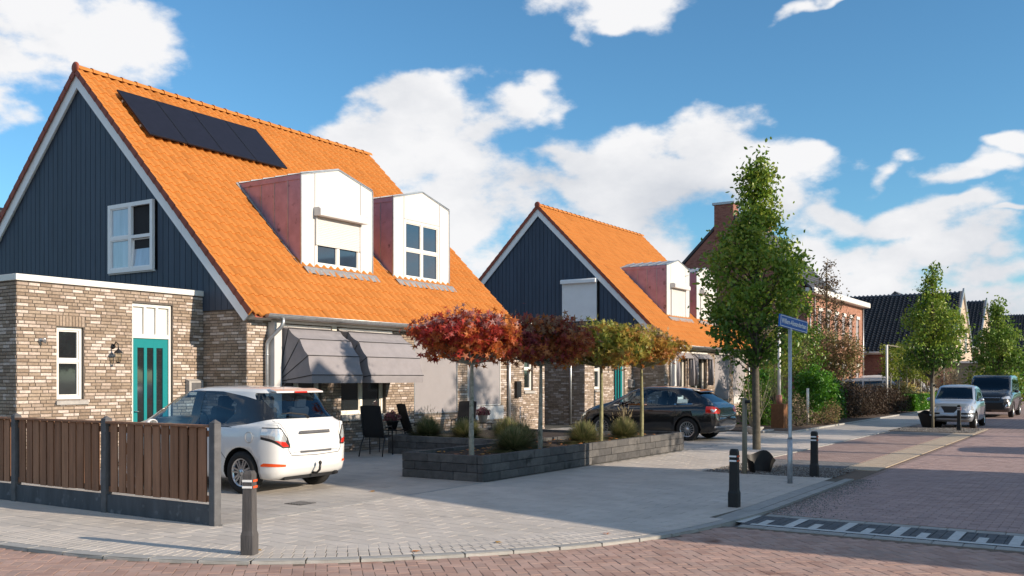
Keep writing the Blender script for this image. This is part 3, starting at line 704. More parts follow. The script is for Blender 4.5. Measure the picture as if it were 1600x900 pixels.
def tree(name, label, cat_, loc, env, ncl, nleaf, lsize, kind, lm, bm_, tr, trunk_top, seed, sig=.16, droop=.3, up=.3, group=None, sx=1, sy=1, limbs=True, tintf=None, zlow=None, lean=0, outer=.55, parent=None, rz=0):
    r = random.Random(seed); t = thing(name, label, cat_, loc, rz, group)
    top = env[-1][0]
    cl = clusters(env, ncl, r, outer, sx, sy)
    mb = MB()
    if tr:
        path = [(lean*z/top*.3+.012*math.sin(z*3+seed), .012*math.cos(z*2.3+seed), z) for z in np.linspace(-.02, min(trunk_top, top*.97), 14)]
        mb.tube(path, [tr*(1.15 if i == 0 else 1)*(1-.8*(p[2]/top)**1.3)+.004 for i, p in enumerate(path)], 10)
        mb.build('trunk', bm_, t)
    if limbs:
        mb = MB(); zl = zlow if zlow is not None else env[0][0]
        for c in cl[:min(len(cl), 90)]:
            q = math.hypot(c[0], c[1]); zs = max(zl, min(c[2]-q*.9, trunk_top*.98))
            p0 = Vector((0,0,zs)); p1 = Vector(c); mid = (p0+p1)/2+Vector((0,0,-.06*q)); rr = .012+.012*q*(tr*14 if tr else .5)
            mb.tube([p0, mid, p1], [rr, rr*.6, .003], 5, caps=False)
        mb.build('limb', bm_, t)
    pts = []; tn = []; per = nleaf//len(cl)
    for c in cl:
        ct = r.random(); sg = sig*r.uniform(.6,1.25)
        for _ in range(per):
            p = (c[0]+r.gauss(0,sg), c[1]+r.gauss(0,sg), c[2]+r.gauss(0,sg*.9)); pts.append(p)
            tn.append(tintf(p, ct, r) if tintf else min(1, max(0, ct*.55+.45*r.random())))
    scatter('crown', pts, tn, lsize, kind, lm, t, seed, droop, up)
    return t
def bush(name, label, cat_, loc, env, ncl, nleaf, lsize, kind, lm, seed, sig=.14, group=None, sx=1, sy=1, droop=0, up=.5, tintf=None, stems='bark', outer=.6):
    return tree(name, label, cat_, loc, env, ncl, nleaf, lsize, kind, lm, stems, 0, env[-1][0]*.3, seed, sig, droop, up, group, sx, sy, True, tintf, .02, outer=outer)
def grass_mesh(n_, R_, H_, seed, spikes=0):
    r = random.Random(seed); mb = MB()
    for i in range(n_+spikes):
        a = r.random()*6.283; el_ = (r.random()**.6)*1.38; sp = i >= n_
        if sp: el_ = r.uniform(0,.45)
        L_ = H_*r.uniform(.8,1.15)*(1.35 if sp else 1); w = .0062 if not sp else .003; q = r.random()*.10
        dx, dy = math.cos(a), math.sin(a); bx, by = dx*q, dy*q; pr = []
        for k in range(4):
            s = k/3; h_ = L_*(math.cos(el_)*s-.25*el_*s*s); d = R_*1.05*math.sin(el_)*(s**1.15)
            pr.append((bx+dx*d, by+dy*d, max(.01, h_)))
        t = min(1, r.random()*.6+(.35 if r.random() < .25 else 0)) if not sp else 1
        v = []
        for k, p in enumerate(pr): ww = w*(1-.8*k/3)*(1.6 if not sp else 1); v += [(p[0]-dy*ww, p[1]+dx*ww, p[2]), (p[0]+dy*ww, p[1]-dx*ww, p[2])]
        mb.poly(v, [(0,1,3,2),(2,3,5,4),(4,5,7,6)], t)
        if sp:
            p = Vector(pr[-1]); mb.tube([p, p+Vector((dx*.02,dy*.02,.06))], [.006,.002], 4, 1, caps=False)
    return mb
# ================================================================== HOUSES
ZR = lambda y: 3.35+.995*y          # tiled surface above the facade line, front slope
RY = 5.77                           # ridge, measured back from the facade
def brick_proto():
    v = [(-.5,0,-.5),(.5,0,-.5),(.5,0,.5),(-.5,0,.5),(-.485,-1,-.44),(.485,-1,-.44),(.485,-1,.44),(-.485,-1,.44)]
    return v, [(4,5,6,7),(0,1,5,4),(1,2,6,5),(2,3,7,6),(3,0,4,7)]
BRK = brick_proto()
def brick_run(x0, x1, z0, z1, frame, openings=(), seed=0, pitch=.22, ch=.0625, depth=.012, light=.2, soldier=()):
    """frame: matrix whose X runs along the wall and -Y out of it"""
    r = random.Random(seed); out = []; z = z0+ch/2; row = 0
    while z < z1:
        x = x0-(r.random()*.22 if row % 2 else 0); row += 1
        while x < x1:
            L_ = pitch if r.random() < .72 else pitch/2
            segs = [(max(x,x0), min(x+L_,x1))]
            for (a, b, c, d) in list(openings)+list(soldier):
                if c-ch*.4 < z < d+ch*.2:
                    ns = []
                    for (p, q) in segs:
                        if q <= a or p >= b: ns.append((p, q)); continue
                        if p < a: ns.append((p, a))
                        if q > b: ns.append((b, q))
                    segs = ns
            for (p, q) in segs:
                if q-p < .03: continue
                u_ = r.random(); t = .98 if u_ < light else (.78 if u_ < light+.14 else r.uniform(.05,.62))
                out.append((frame @ Matrix.Translation(((p+q)/2, -r.uniform(0,.004), z)) @ Matrix.Diagonal((q-p-.010, depth, ch-.011, 1)), t))
            x += L_
        z += ch
    for (a, b, c, d) in soldier:
        n_ = max(1, round((b-a)/.0625)); w = (b-a)/n_
        for k in range(n_): out.append((frame @ Matrix.Translation((a+w*(k+.5), 0, (c+d)/2)) @ Matrix.Diagonal((w-.011, depth, d-c-.01, 1)), r.uniform(.1,.6)))
    return out
def wall_mb(mb, x0, x1, z0, z1, y0, y1, openings):
    """wall slab along x with holes, cut into boxes"""
    xs = sorted({x0, x1, *[o[0] for o in openings], *[o[1] for o in openings]}); xs = [x for x in xs if x0 <= x <= x1]
    for a, b in zip(xs, xs[1:]):
        zs = [z0]
        for o in sorted([o for o in openings if o[0] < (a+b)/2 < o[1]], key=lambda o: o[2]): zs += [max(o[2],z0), min(o[3],z1)]
        zs.append(z1)
        for i in range(0, len(zs), 2):
            if zs[i+1]-zs[i] > .005: mb.box(a, y0, zs[i], b, y1, zs[i+1])
def window(par, x0, x1, z0, z1, y, cols=1, rows=1, fm='cream_paint', pm='pane_dark', w=.055, split=None, sill=True):
    """window frame > pane, built in plane y (outside is -y)"""
    mb = MB(); d0, d1 = y, y+.07
    mb.box(x0,d0,z0,x0+w,d1,z1).box(x1-w,d0,z0,x1,d1,z1).box(x0+w,d0+.001,z0,x1-w,d1,z0+w).box(x0+w,d0+.001,z1-w,x1-w,d1,z1)
    xs = [x0+w+(x1-x0-2*w)*k/cols for k in range(cols+1)]; zs = [z0+w]+([split] if split else [z0+w+(z1-z0-2*w)*k/rows for k in range(1,rows)])+[z1-w]
    for x in xs[1:-1]: mb.box(x-w*.55,d0+.003,z0+w,x+w*.55,d1,z1-w)
    for z in zs[1:-1]: mb.box(x0+w,d0+.006,z-w*.4,x1-w,d1-.01,z+w*.4)
    fr = mb.build('window_frame', fm, par)
    for i in range(cols):      # each light has its own casement and pane
        a, b = xs[i]+(w*.55 if i else 0), xs[i+1]-(w*.55 if i < cols-1 else 0); s = .028
        for j in range(len(zs)-1):
            c, d = zs[j]+(w*.4 if j else 0), zs[j+1]-(w*.4 if j < len(zs)-2 else 0)
            mb = MB(); mb.box(a,d0+.02,c,a+s,d1,d).box(b-s,d0+.02,c,b,d1,d).box(a+s,d0+.021,c,b-s,d1,c+s).box(a+s,d0+.021,d-s,b-s,d1,d); mb.build('casement', fm, fr)
            mb = MB(); mb.box(a+s,d0+.045,c+s,b-s,d0+.052,d-s); mb.build('pane', pm, fr)
    return fr
def roller_shutter(par, x0, x1, z0, z1, y, zbox, box=(.16,.17), m='shutter_white', bx=.06, ops=True):
    mb = MB(); z = z0; y0 = y
    while z < zbox-.01:
        e = min(z+.042, zbox); mb.poly([(x0,y0,z),(x1,y0,z),(x1,y0-.007,z+.012),(x0,y0-.007,z+.012),(x1,y0-.007,e-.012),(x0,y0-.007,e-.012),(x1,y0,e),(x0,y0,e)], [(0,1,2,3),(3,2,4,5),(5,4,6,7)]); z += .042
    mb.box(x0,y0,z0-.02,x1,y0+.012,z0)
    sh = mb.build('roller_shutter', m, par)
    mb = MB(); mb.box(x0-.045,y0-.025,z0-.02,x0,y0+.03,zbox).box(x1,y0-.025,z0-.02,x1+.045,y0+.03,zbox); mb.build('guide_rail', m, sh)
    mb = MB(); h_, d = box
    mb.prism([(x0-bx,y0+.02,zbox),(x0-bx,y0+.02,zbox+h_),(x0-bx,y0-d*.7,zbox+h_),(x0-bx,y0-d,zbox+h_*.75),(x0-bx,y0-d,zbox)], (x1-x0+2*bx,0,0)); mb.build('shutter_box', m, sh)
    return sh
def tile_proto():
    n_ = 10; v = []; f = []; w, l_ = .242, .335
    def zz(u): 
        return .046*math.sin(math.pi*min(1, u/.62))**1.2 if u < .62 else -.012*math.sin(math.pi*(u-.62)/.38)
    for j, (y, dz) in enumerate(((0,-.022),(0,0.024),(0,0.024),(l_*.06,.026),(l_*.5,.012),(l_,-.004))):
        for i in range(n_+1):
            u = i/n_; v.append(((u-.5)*w, y, zz(u)+dz))
    for j in (0, 2, 3, 4):
        for i in range(n_): a = j*(n_+1)+i; f.append((a, a+1, a+n_+2, a+n_+1))
    return v, f
TILE = tile_proto()
def tiled_slope(par, x0, x1, ya, yb, m, origin, limit, rows=28, holes=(), back=False, name='roof_tile', zr=ZR):
    """tiles on the slope between y=ya (eave) and y=yb (ridge)"""
    ang_ = math.atan(.995); Ls = (yb-ya)/math.cos(ang_); st = Ls/rows; n_ = round((x1-x0)/.24); w = (x1-x0)/n_; items = []
    r = random.Random(11)
    for j in range(rows):
        s = st*j; y = ya+s*math.cos(ang_); z = zr(y)
        for i in range(n_):
            x = x0+w*(i+.5)
            if any(a < x < b and c < y < d for (a, b, c, d) in holes): continue
            mx_ = Matrix.Translation((x, y, z+r.uniform(-.002,.002))) @ Matrix.Rotation(ang_+r.gauss(0,.006), 4, 'X') @ Matrix.Rotation(r.gauss(0,.004), 4, 'Z') @ Matrix.Diagonal((w/.240, st/.30, 1, 1))
            items.append((mx_, min(.999, max(0, r.gauss(.5,.15)))))
    pieces(name, TILE, items, m, par, origin, limit=limit, minpx=9.5, size=.24, smooth=True)
def house(X0, label, variant):
    YF = 15.2; org = (X0, YF, 0); A_ = variant == 1
    h = thing('house', label, 'house', (X0, YF, 0)); LX = 10.37
    lim = 300 if A_ else 0
    # --- openings (local x0,x1,z0,z1) in the facade
    wins = [(.83,2.17,.86,2.72),(2.81,4.39,.86,2.72),(5.50,7.37,.80,2.78),(7.85,9.49,.95,2.78)]
    fz = 2.93
    mb = MB(); wall_mb(mb, .02, 10.0, 0, fz+.3, .012, .30, wins); mb.box(.012,.31,0,.30,11.52,3.2).box(10.0-.3,.31,0,9.99,11.52,3.2).box(.02,11.2,0,10,11.5,3.2)
    mb.build('wall', 'mortar', h)
    I = Matrix.Identity(4)
    br = brick_run(0, 10.0, 0, fz, Matrix.Translation((0,.012,0)), wins, 21)
    FL = Matrix.Translation((.012,0,0)) @ Matrix.Rotation(-math.pi/2, 4, 'Z')     # gable side: X runs to -y, outwards -x
    br += brick_run(-1.36, 0, 0, 3.14, FL, (), 22)
    # --- extension left
    E0, EY, EH = -4.08, 1.35, 3.46
    dr_ = (11.80-13.53, 12.75-13.53, -.02, 3.22); wn = (10.21-13.53, 10.75-13.53, 1.32, 2.67)
    mb = MB(); wall_mb(mb, E0+.012, -.002, 0, EH, EY+.012, EY+.30, [dr_, wn]); mb.box(E0+.012,EY+.31,0,E0+.3,8.5,EH).box(E0+.3,8.2,0,-.01,8.48,EH)
    mb.box(E0+.3,EY+.31,3.3,-.01,8.2,3.42)
    mb.build('extension_wall', 'mortar', h)
    br += brick_run(E0, 0, 0, EH, Matrix.Translation((0,EY+.012,0)), [dr_, wn], 23, soldier=[(wn[0]-.02, wn[1]+.02, wn[3], wn[3]+.21)])
    br += brick_run(-(EY+3.2), -EY, 0, EH, Matrix.Translation((E0+.012,0,0)) @ Matrix.Rotation(-math.pi/2, 4, 'Z'), (), 24)
    # --- extension right (mirrored)
    F0, F1 = 10.0, 14.25; wm = (F1-(wn[1]-E0), F1-(wn[0]-E0), wn[2], wn[3]); dm = (10.0+.75, 10.0+1.7, -.02, 3.22)
    mb = MB(); wall_mb(mb, F0+.012, F1-.012, 0, EH, EY+.012, EY+.30, [wm, dm]); mb.box(F1-.3,EY+.31,0,F1-.012,8.5,EH).box(F0+.01,EY+.31,3.3,F1-.3,8.2,3.42)
    mb.build('extension_wall', 'mortar', h)
    br += brick_run(F0, F1, 0, EH, Matrix.Translation((0,EY+.012,0)), [wm, dm], 25, soldier=[(wm[0]-.02, wm[1]+.02, wm[3], wm[3]+.21)])
    FR = Matrix.Translation((10.0-.012,0,0)) @ Matrix.Rotation(math.pi/2, 4, 'Z')
    br += brick_run(0, EY, 0, 3.14, FR, (), 26)
    pieces('brick', BRK, br, 'clinker', h, org, limit=lim, minpx=9.0, size=.21)
    # --- extension trim, door, windows
    for (a, b) in ((E0, 0.0), (F0, F1)):
        mb = MB(); mb.box(a-.03 if a < 0 else a+.0,EY-.035,EH,b-.001 if a < 0 else b+.03,EY+.06,EH+.115)
        if a < 0: mb.box(a-.03,EY+.062,EH,a+.06,8.5,EH+.115)
        else: mb.box(b-.06,EY+.062,EH,b+.03,8.5,EH+.115)
        mb.build('roof_trim', 'white_paint', h, bevel=.006)
    def door(x0, x1, y):
        d = MB(); fw = .055
        d.box(x0,y,0,x0+fw,y+.09,3.22).box(x1-fw,y,0,x1,y+.09,3.22).box(x0+fw,y+.001,3.15,x1-fw,y+.09,3.22).box(x0+fw,y+.002,2.52,x1-fw,y+.09,2.60)
        for k in (1,2):
            x = x0+fw+(x1-x0-2*fw)*k/3; d.box(x-.03,y+.004,2.60,x+.03,y+.09,3.15)
        d.box(x0+fw,y+.055,2.60,x1-fw,y+.08,3.15)
        fr = d.build('door_frame', 'white_paint', h)
        p = MB(); a, b = x0+fw, x1-fw; w_ = (b-a); e = [a, a+.10, a+.10+(w_-.38)/3, 0, 0, 0]
        gl = []; gx = (w_-.12*2-.07*2)/3; x = a+.12
        for k in range(3): gl.append((x, x+gx)); x += gx+.07
        xs = [a]+[q for g_ in gl for q in g_]+[b]
        for i in range(0, len(xs), 2): p.box(xs[i],y+.03,0.02,xs[i+1],y+.075,2.515)
        for g_ in gl: p.box(g_[0],y+.031,.02,g_[1],y+.075,.30).box(g_[0],y+.031,2.33,g_[1],y+.075,2.515)
        dp = p.build('door', 'teal_paint', h)
        for g_ in gl: q = MB(); q.box(g_[0],y+.05,.30,g_[1],y+.06,2.33); q.build('pane', 'pane_dark', dp)
        q = MB(); q.tube([(a+.05,y+.03,1.05),(a+.05,y-.02,1.05),(a+.16,y-.025,1.05)], .010, 8); q.build('handle', 'chrome', dp)
    door(dr_[0], dr_[1], EY+.06); door(dm[0], dm[1], EY+.06)
    for ww, pmn in ((wn, 'pane_dark'), (wm, 'pane_dark')):
        f = window(h, ww[0], ww[1], ww[2], ww[3], EY+.07, 1, 2, 'white_paint', pmn, w=.06, split=ww[2]+.72)
        s = MB(); s.box(ww[0]+.06,EY+.128,ww[2]+.06,ww[1]-.06,EY+.134,ww[2]+.66); s.build('blind', 'pane_yellow' if A_ and ww is wn else 'pane_sky_curtain', f)
        mb = MB(); mb.prism([(ww[0]-.03,EY-.05,ww[2]-.10),(ww[0]-.03,EY-.05,ww[2]-.03),(ww[0]-.03,EY+.10,ww[2]-.002),(ww[0]-.03,EY+.10,ww[2]-.10)], (ww[1]-ww[0]+.10,0,0)); mb.build('window_sill', 'concrete', h)
    # wall lantern, camera bracket, letterbox
    lx = -2.17
    la = MB(); la.lathe((lx,EY-.0,2.33), [(.001,-.03),(.045,-.03),(.05,0.0)], 12, axis='y'); la.tube([(lx,EY-.02,2.33),(lx,EY-.10,2.42),(lx,EY-.17,2.38),(lx,EY-.18,2.30)], .010, 6)
    la.lathe((lx,EY-.18,2.0), [(.02,0),(.035,.015),(.04,.03)], 8); la.lathe((lx,EY-.18,2.2), [(.085,0),(.07,.03),(.02,.075),(.012,.10)], 8)
    for k in range(4): a = k*1.5708+.78; la.tube([(lx+.038*math.cos(a),EY-.18+.038*math.sin(a),2.03),(lx+.07*math.cos(a),EY-.18+.07*math.sin(a),2.20)], .004, 4)
    lo = la.build('wall_lantern', 'black_metal', h); q = MB(); q.lathe((lx,EY-.18,2.03), [(.034,0),(.064,.17)], 8); q.build('lantern_pane', 'lantern_glass', lo)
    if A_:
        cm = MB(); cm.lathe((-3.65,EY-.0,2.40), [(.001,-.05),(.035,-.05),(.04,0)], 10, axis='y'); cm.tube([(-3.65,EY-.04,2.40),(-3.62,EY-.12,2.36),(-3.66,EY-.16,2.44)], .022, 8); cm.build('camera_mount', 'zinc', h)
    mb = MB(); mb.box(-.46,EY-.12,1.36,-.10,EY-.002,1.66); mb.prism([(-.47,EY-.13,1.66),(-.47,EY-.002,1.70),(-.47,EY-.002,1.66)], (.38,0,0)); lb = mb.build('letterbox', 'tan_brick' if 0 else 'concrete', h)
    q = MB(); q.box(-.40,EY-.126,1.42,-.16,EY-.121,1.62); q.build('letterbox_flap', 'post_concrete', lb)
    mb = MB(); mb.box(12.35,EY-.10,1.10,12.62,EY-.002,1.62); mb.build('letterbox', 'black_metal', h)
    # --- facade windows and screens
    pts = wins
    for i, (a, b, c, d) in enumerate(pts[:2]):
        window(h, a, b, c, d, .10, 2, 1, 'cream_paint', 'pane_dark', w=.07)
        mb = MB(); mb.box(a-.03,-.06,c-.14,b+.03,.09,c-.002); mb.build('window_sill', 'concrete', h, bevel=.006)
    for i, (a, b, c, d) in enumerate(pts[2:]):
        mb = MB(); mb.box(a+.005,.11,c,b-.005,.20,d); mb.build('window_frame', 'pane_dark', h)
        mb = MB(); n_ = 1
        mb.box(a+.03,.02,c+.02,b-.03,.027,d-.01); sc_ = mb.build('sun_screen', 'screen_cloth', h)
        q = MB(); q.box(a+.0,.0,c,a+.03,.045,d).box(b-.03,.0,c,b,.045,d).box(a+.03,.004,c,b-.03,.04,c+.02); q.build('guide_rail', 'white_paint' if i else 'zinc', sc_)
        q = MB(); q.box(a-.02,-.10,d,b+.02,.04,d+.12); q.build('screen_box', 'concrete', sc_, bevel=.01)
        if i == 1:
            q = MB(); q.box(a,-.03,.55,b+.12,.0,.93); q.build('sill_panel', 'white_board', h)
    # white box by the downpipe, soffit, fascia
    mb = MB(); mb.box(.57,-.20,.95,.78,-.002,2.9); mb.box(.785,-.03,1.2,.83,-.002,2.9); mb.build('side_panel', 'white_board', h, bevel=.004)
    mb = MB(); mb.prism([(0,-.002,fz),(0,-.06,fz),(0,-.09,fz+.03),(0,-.30,2.985),(0,-.30,3.0),(0,-.002,3.24)], (LX-.03,0,0)); mb.build('eave_soffit', 'cream_paint', h)
    mb = MB(); mb.box(.6,-.10,fz-.035,LX-.3,-.062,fz+.012); mb.build('eave_trim', 'white_paint', h)
    # --- roof deck, gable
    mb = MB(); zt = lambda y: ZR(y)-.03
    mb.prism([(-.05,-.30,zt(-.30)-.0),(-.05,RY,zt(RY)),(-.05,2*RY+.3,zt(-.30)),(-.05,2*RY+.3,zt(-.3)-.10),(-.05,RY,zt(RY)-.16),(-.05,-.30,zt(-.30)-.06)], (LX+.05,0,0)); mb.build('roof_deck', 'verge_tile', h)
    gw = (2.94,4.56,4.13,5.70)
    sofx = 0
    y = .0; k = 0; r = random.Random(31)
    bw = .1905
    zt2 = lambda yy: ZR(yy if yy <= RY else 2*RY-yy)-.30
    while y < 2*RY-.01:
        a, b = y+.008, y+bw-.008; t = r.random(); zb_ = 3.15 if y < EY else 3.40
        def slab(za, zb1, top=None):
            mb = MB(); 
            if top is None: P_ = [(0,a,za),(0,b,za),(0,b,zb1),(0,a,zb1)]
            elif a < RY < b: P_ = [(0,a,za),(0,b,za),(0,b,zt2(b)),(0,RY,zt2(RY)),(0,a,zt2(a))]
            else: P_ = [(0,a,za),(0,b,za),(0,b,zt2(b)),(0,a,zt2(a))]
            mb.prism(P_, (-.022,0,0), t); mb.build('cladding_board', 'cladding', h, fixn=True)
        if min(zt2(a), zt2(b)) > zb_+.02:
            if b > gw[0] and a < gw[1]: slab(zb_, gw[2]); slab(gw[3], 0, top=1)
            else: slab(zb_, 0, top=1)
        elif max(zt2(a), zt2(b)) > zb_+.05:
            mb = MB(); hi_, lo_ = (b, a) if zt2(b) > zt2(a) else (a, b); mb.prism([(0,lo_,zb_),(0,hi_,zb_),(0,hi_,zt2(hi_))], (-.022,0,0), t); mb.build('cladding_board', 'cladding', h, fixn=True)
        y += bw; k += 1
    mb = MB(); mb.prism([(.03,0.1,3.1),(.03,2*RY-.1,3.1),(.03,RY,ZR(RY)-.25)], (.03,0,0)); mb.build('gable_backing', 'black_metal', h)
    mb = MB(); mb.prism([(LX-.10,0.1,3.0),(LX-.10,2*RY-.1,3.0),(LX-.10,RY,ZR(RY)-.25)], (.03,0,0)); mb.build('gable_backing', 'cladding', h)
    # bargeboards in three lengths a side, with their undersides
    for s_ in (0, 1):
        cuts = [-.02, 1.95, 3.95, RY]
        for c0, c1 in zip(cuts, cuts[1:]):
            g_ = .004 if c1 < RY else 0
            y0, y1 = c0+.004, c1-g_; z = lambda yy: ZR(yy)-.055
            f = (lambda yy: yy) if s_ == 0 else (lambda yy: 2*RY-yy)
            hgt = .40
            if c0 < 0: P_ = [(-.10,f(y0),z(y0)-hgt+.02),(-.10,f(y0+.02),z(y0)-hgt+.02),(-.10,f(y1),z(y1)-hgt),(-.10,f(y1),z(y1)),(-.10,f(-.20),z(-.20)),(-.10,f(-.21),z(-.20)-.03)]
            else: P_ = [(-.10,f(y0),z(y0)-hgt),(-.10,f(y1),z(y1)-hgt),(-.10,f(y1),z(y1)),(-.10,f(y0),z(y0))]
            mb = MB(); mb.prism(P_, (.03,0,0)); mb.build('bargeboard', 'trim_white_lifted', h, fixn=True)
        mb = MB(); f = (lambda yy: yy) if s_ == 0 else (lambda yy: 2*RY-yy)
        mb.prism([(-.068,f(0),ZR(0)-.41),(-.068,f(RY),ZR(RY)-.41),(-.068,f(RY),ZR(RY)-.39),(-.068,f(0),ZR(0)-.39)], (.07,0,0)); mb.build('verge_soffit', 'trim_white_lifted', h, fixn=True)
    # verge tiles
    ang_ = math.atan(.995); rows = 28; Ls = (RY+.28)/math.cos(ang_); st = Ls/rows
    vt = MB(); vt.poly([(-.025,0,-.115),(.05,0,-.0),(-.025,0,.035),(.05,0,.035),(-.025,st*1.12,-.10),(-.025,st*1.12,.018),(.05,st*1.12,.018),(.0,0,-.115),(.0,st*1.12,-.10)],
        [(0,2,5,4),(2,3,6,5),(0,7,8,4),(0,7,3,2)])
    vme = vt.mesh('verge_tile'); vme.materials.append(M['tile_orange']); vme.materials.append(M['verge_tile']); vme.polygons[0].material_index = 1; vme.polygons[2].material_index = 1
    for s_ in (0, 1):
        for j in range(rows):
            yy = -.28+st*j*math.cos(ang_); o = bpy.data.objects.new('verge_tile', vme); COL.objects.link(o); o.parent = h
            if s_ == 0: o.matrix_basis = Matrix.Translation((-.125, yy, ZR(yy)+.01)) @ Matrix.Rotation(ang_, 4, 'X')
            else: o.matrix_basis = Matrix.Translation((-.125, 2*RY-yy, ZR(yy)+.01)) @ Matrix.Diagonal((1,-1,1,1)) @ Matrix.Rotation(ang_, 4, 'X')
    # dormers
    DX = [(2.56,5.04),(5.90,8.34)]; yd, zb1, zs_, zp = 1.02, 4.36, 6.50, 6.81
    holes = [(a+.03,b-.03,yd+.12,yd+2.0) for a, b in DX]
    tiled_slope(h, -.10, LX, -.345, RY, 'tile_orange', org, lim, holes=holes)
    # the far slope, seen edge-on
    mb = MB(); mb.prism([(-.10,RY,ZR(RY)),(-.10,2*RY+.28,ZR(-.28)),(-.10,2*RY+.28,ZR(-.28)+.03),(-.10,RY,ZR(RY)+.03)], (LX+.10,0,0)); mb.build('back_roof', 'tile_orange', h)
    # ridge caps
    n_ = 26; w = (LX+.14)/n_
    rc = MB(); v = []
    for j, (x, r_) in enumerate(((0,.125),(.05,.122),(.06,.108),(w+.03,.100))):
        for k in range(9):
            a = math.pi*(k/8)*1.1-.05*math.pi; v.append((x, r_*math.cos(a), r_*math.sin(a)*.9))
    rc.poly(v, [(j*9+k, j*9+k+1, (j+1)*9+k+1, (j+1)*9+k) for j in range(3) for k in range(8)], .5, True); rme = rc.mesh('ridge_cap'); rme.materials.append(M['tile_orange'])
    for k in range(n_):
        o = bpy.data.objects.new('ridge_cap', rme); COL.objects.link(o); o.parent = h; o.location = (-.14+w*k, RY, ZR(RY)-.0)
    mb = MB(); mb.lathe((-.145,RY,ZR(RY)+.02), [(.001,-.02),(.10,-.02),(.135,0),(.135,.03)], 16, axis='x'); mb.build('ridge_end', 'verge_tile', h)
    for i, (a, b) in enumerate(DX):
        mb = MB(); sl = lambda x: zs_+(zp-zs_)*(1-abs(x-(a+b)/2)/((b-a)/2)); yb_ = lambda z: (z-3.35)/.995
        # cheeks and roof as one closed shell
        P_ = []
        for x in (a, b):
            P_ += [(x,yd+.02,zb1-.02),(x,yd+.02,zs_),(x,yb_(zs_)+.05,zs_)]
        P_ += [((a+b)/2,yd+.02,zp),((a+b)/2,yb_(zp)+.05,zp),((a),yb_(zb1)-.0,zb1-.02),(b,yb_(zb1),zb1-.02)]
        mb.poly(P_, [(0,1,2,8),(3,9,5,4),(1,6,7,2),(6,4,5,7)]); mb.box(a+.05,yd+.30,zb1+.1,b-.05,yd+.33,zs_-.1); dm_ = mb.build('dormer', 'zinc_cheek', h, fixn=True)
        q = MB()
        for s_ in (a, b):      # standing seams on the cheeks, verge strip
            dx = -.012 if s_ == a else .012
            for yy in (yd+.45,yd+.90,yd+1.35,yd+1.80):
                z0_ = ZR(yy)+.02
                if z0_ < zs_-.1: q.box(min(s_,s_+dx),yy-.008,z0_,max(s_,s_+dx),yy+.008,zs_-.09)
        q.build('standing_seam', 'zinc', dm_)
        for s_, dx in ((a,-.02),(b,.02)):
            q = MB(); q.prism([(s_,yd,zs_-.10),(s_,yb_(zs_)+.02,zs_-.10),(s_,yb_(zs_)+.08,zs_+.015),(s_,yd,zs_+.015)], (dx,0,0))
            q.build('eave_strip', 'zinc_cheek', dm_)
        q = MB()      # metal roof sheets with seams
        for s_ in (-1, 1):
            xm = (a+b)/2; xe = a-.03 if s_ < 0 else b+.03
            q.poly([(xm,yd-.03,zp+.025),(xe,yd-.03,zs_+.025),(xe,yb_(zs_)+.05,zs_+.025),(xm,yb_(zp)+.05,zp+.025)], [(0,1,2,3)])
            for t in np.arange(.0,2.6,.42):
                if yd+t < yb_(zs_): q.prism([(xm,yd+t,zp+.03),(xe,yd+t,zs_+.03),(xe,yd+t,zs_+.055),(xm,yd+t,zp+.055)], (0,.02,0))
        q.build('dormer_roof', 'zinc', dm_)
        # front boards
        yf = yd; w3 = .44
        P1 = [(a-.01,yf,zb1),(a+w3-.012,yf,zb1),(a+w3-.012,yf,sl(a+w3)),(a-.01,yf,zs_)]; q = MB(); q.prism(P1, (0,.02,0)); q.build('front_panel', 'white_board', dm_, fixn=True)
        P1 = [(b-w3+.012,yf,zb1),(b+.01,yf,zb1),(b+.01,yf,zs_),(b-w3+.012,yf,sl(b-w3))]; q = MB(); q.prism(P1, (0,.02,0)); q.build('front_panel', 'white_board', dm_, fixn=True)
        wx0, wx1 = a+w3+.005, b-w3-.005; wz1 = 5.70 if (i == 0 or not A_) else 6.0
        P1 = [(wx0,yf,wz1),(wx1,yf,wz1),(wx1,yf,sl(wx1)),((a+b)/2,yf,zp),(wx0,yf,sl(wx0))]; q = MB(); q.prism(P1, (0,.02,0)); q.build('front_panel', 'white_board', dm_, fixn=True)
        q = MB()      # thin metal edge round the front
        e = [(a-.02,zb1),(a-.02,zs_+.0),((a+b)/2,zp+.02),(b+.02,zs_),(b+.02,zb1)]
        for p0, p1 in zip(e, e[1:]): 
            d = Vector((p1[0]-p0[0],0,p1[1]-p0[1])); l_ = d.length; d.normalize(); q.obox(((p0[0]+p1[0])/2,yf-.002,(p0[1]+p1[1])/2), d, (0,1,0), d.cross(Vector((0,1,0))), l_/2, .018, .011)
        q.build('edge_trim', 'zinc', dm_)
        fr = window(dm_, wx0, wx1, zb1+.03, wz1-.01, yd+.0, 2, 2, 'white_paint', 'pane_blue', w=.075); fr_l = list(kids(fr))
        for c_ in fr_l: c_.parent = dm_      # keep to three levels
        if i == 0 or not A_:
            zbx = 5.62; zlo = 4.92 if A_ else (4.42 if i == 0 else 4.42)
            n0 = len(COL.objects)
            sh = roller_shutter(dm_, wx0+.04, wx1-.04, zlo, zbx, yd-.02, zbx-.03, box=(.20,.21), bx=.09, m='shutter_white' if not (i == 1 and not A_) else 'shutter_white')
            for c_ in kids(sh): c_.parent = dm_
        # lead flashing, slightly rough
        q = MB(); n2_ = 16; v = []; rr = random.Random(i+5)
        for k in range(n2_+1):
            x = a-.03+(b-a+.10)*k/n2_; v += [(x,yd-.004,zb1+.01),(x,yd-.10,ZR(yd-.10)+.075),(x,yd-.24-rr.random()*.05,ZR(yd-.26)+.06+.012*math.sin(k*2.1))]
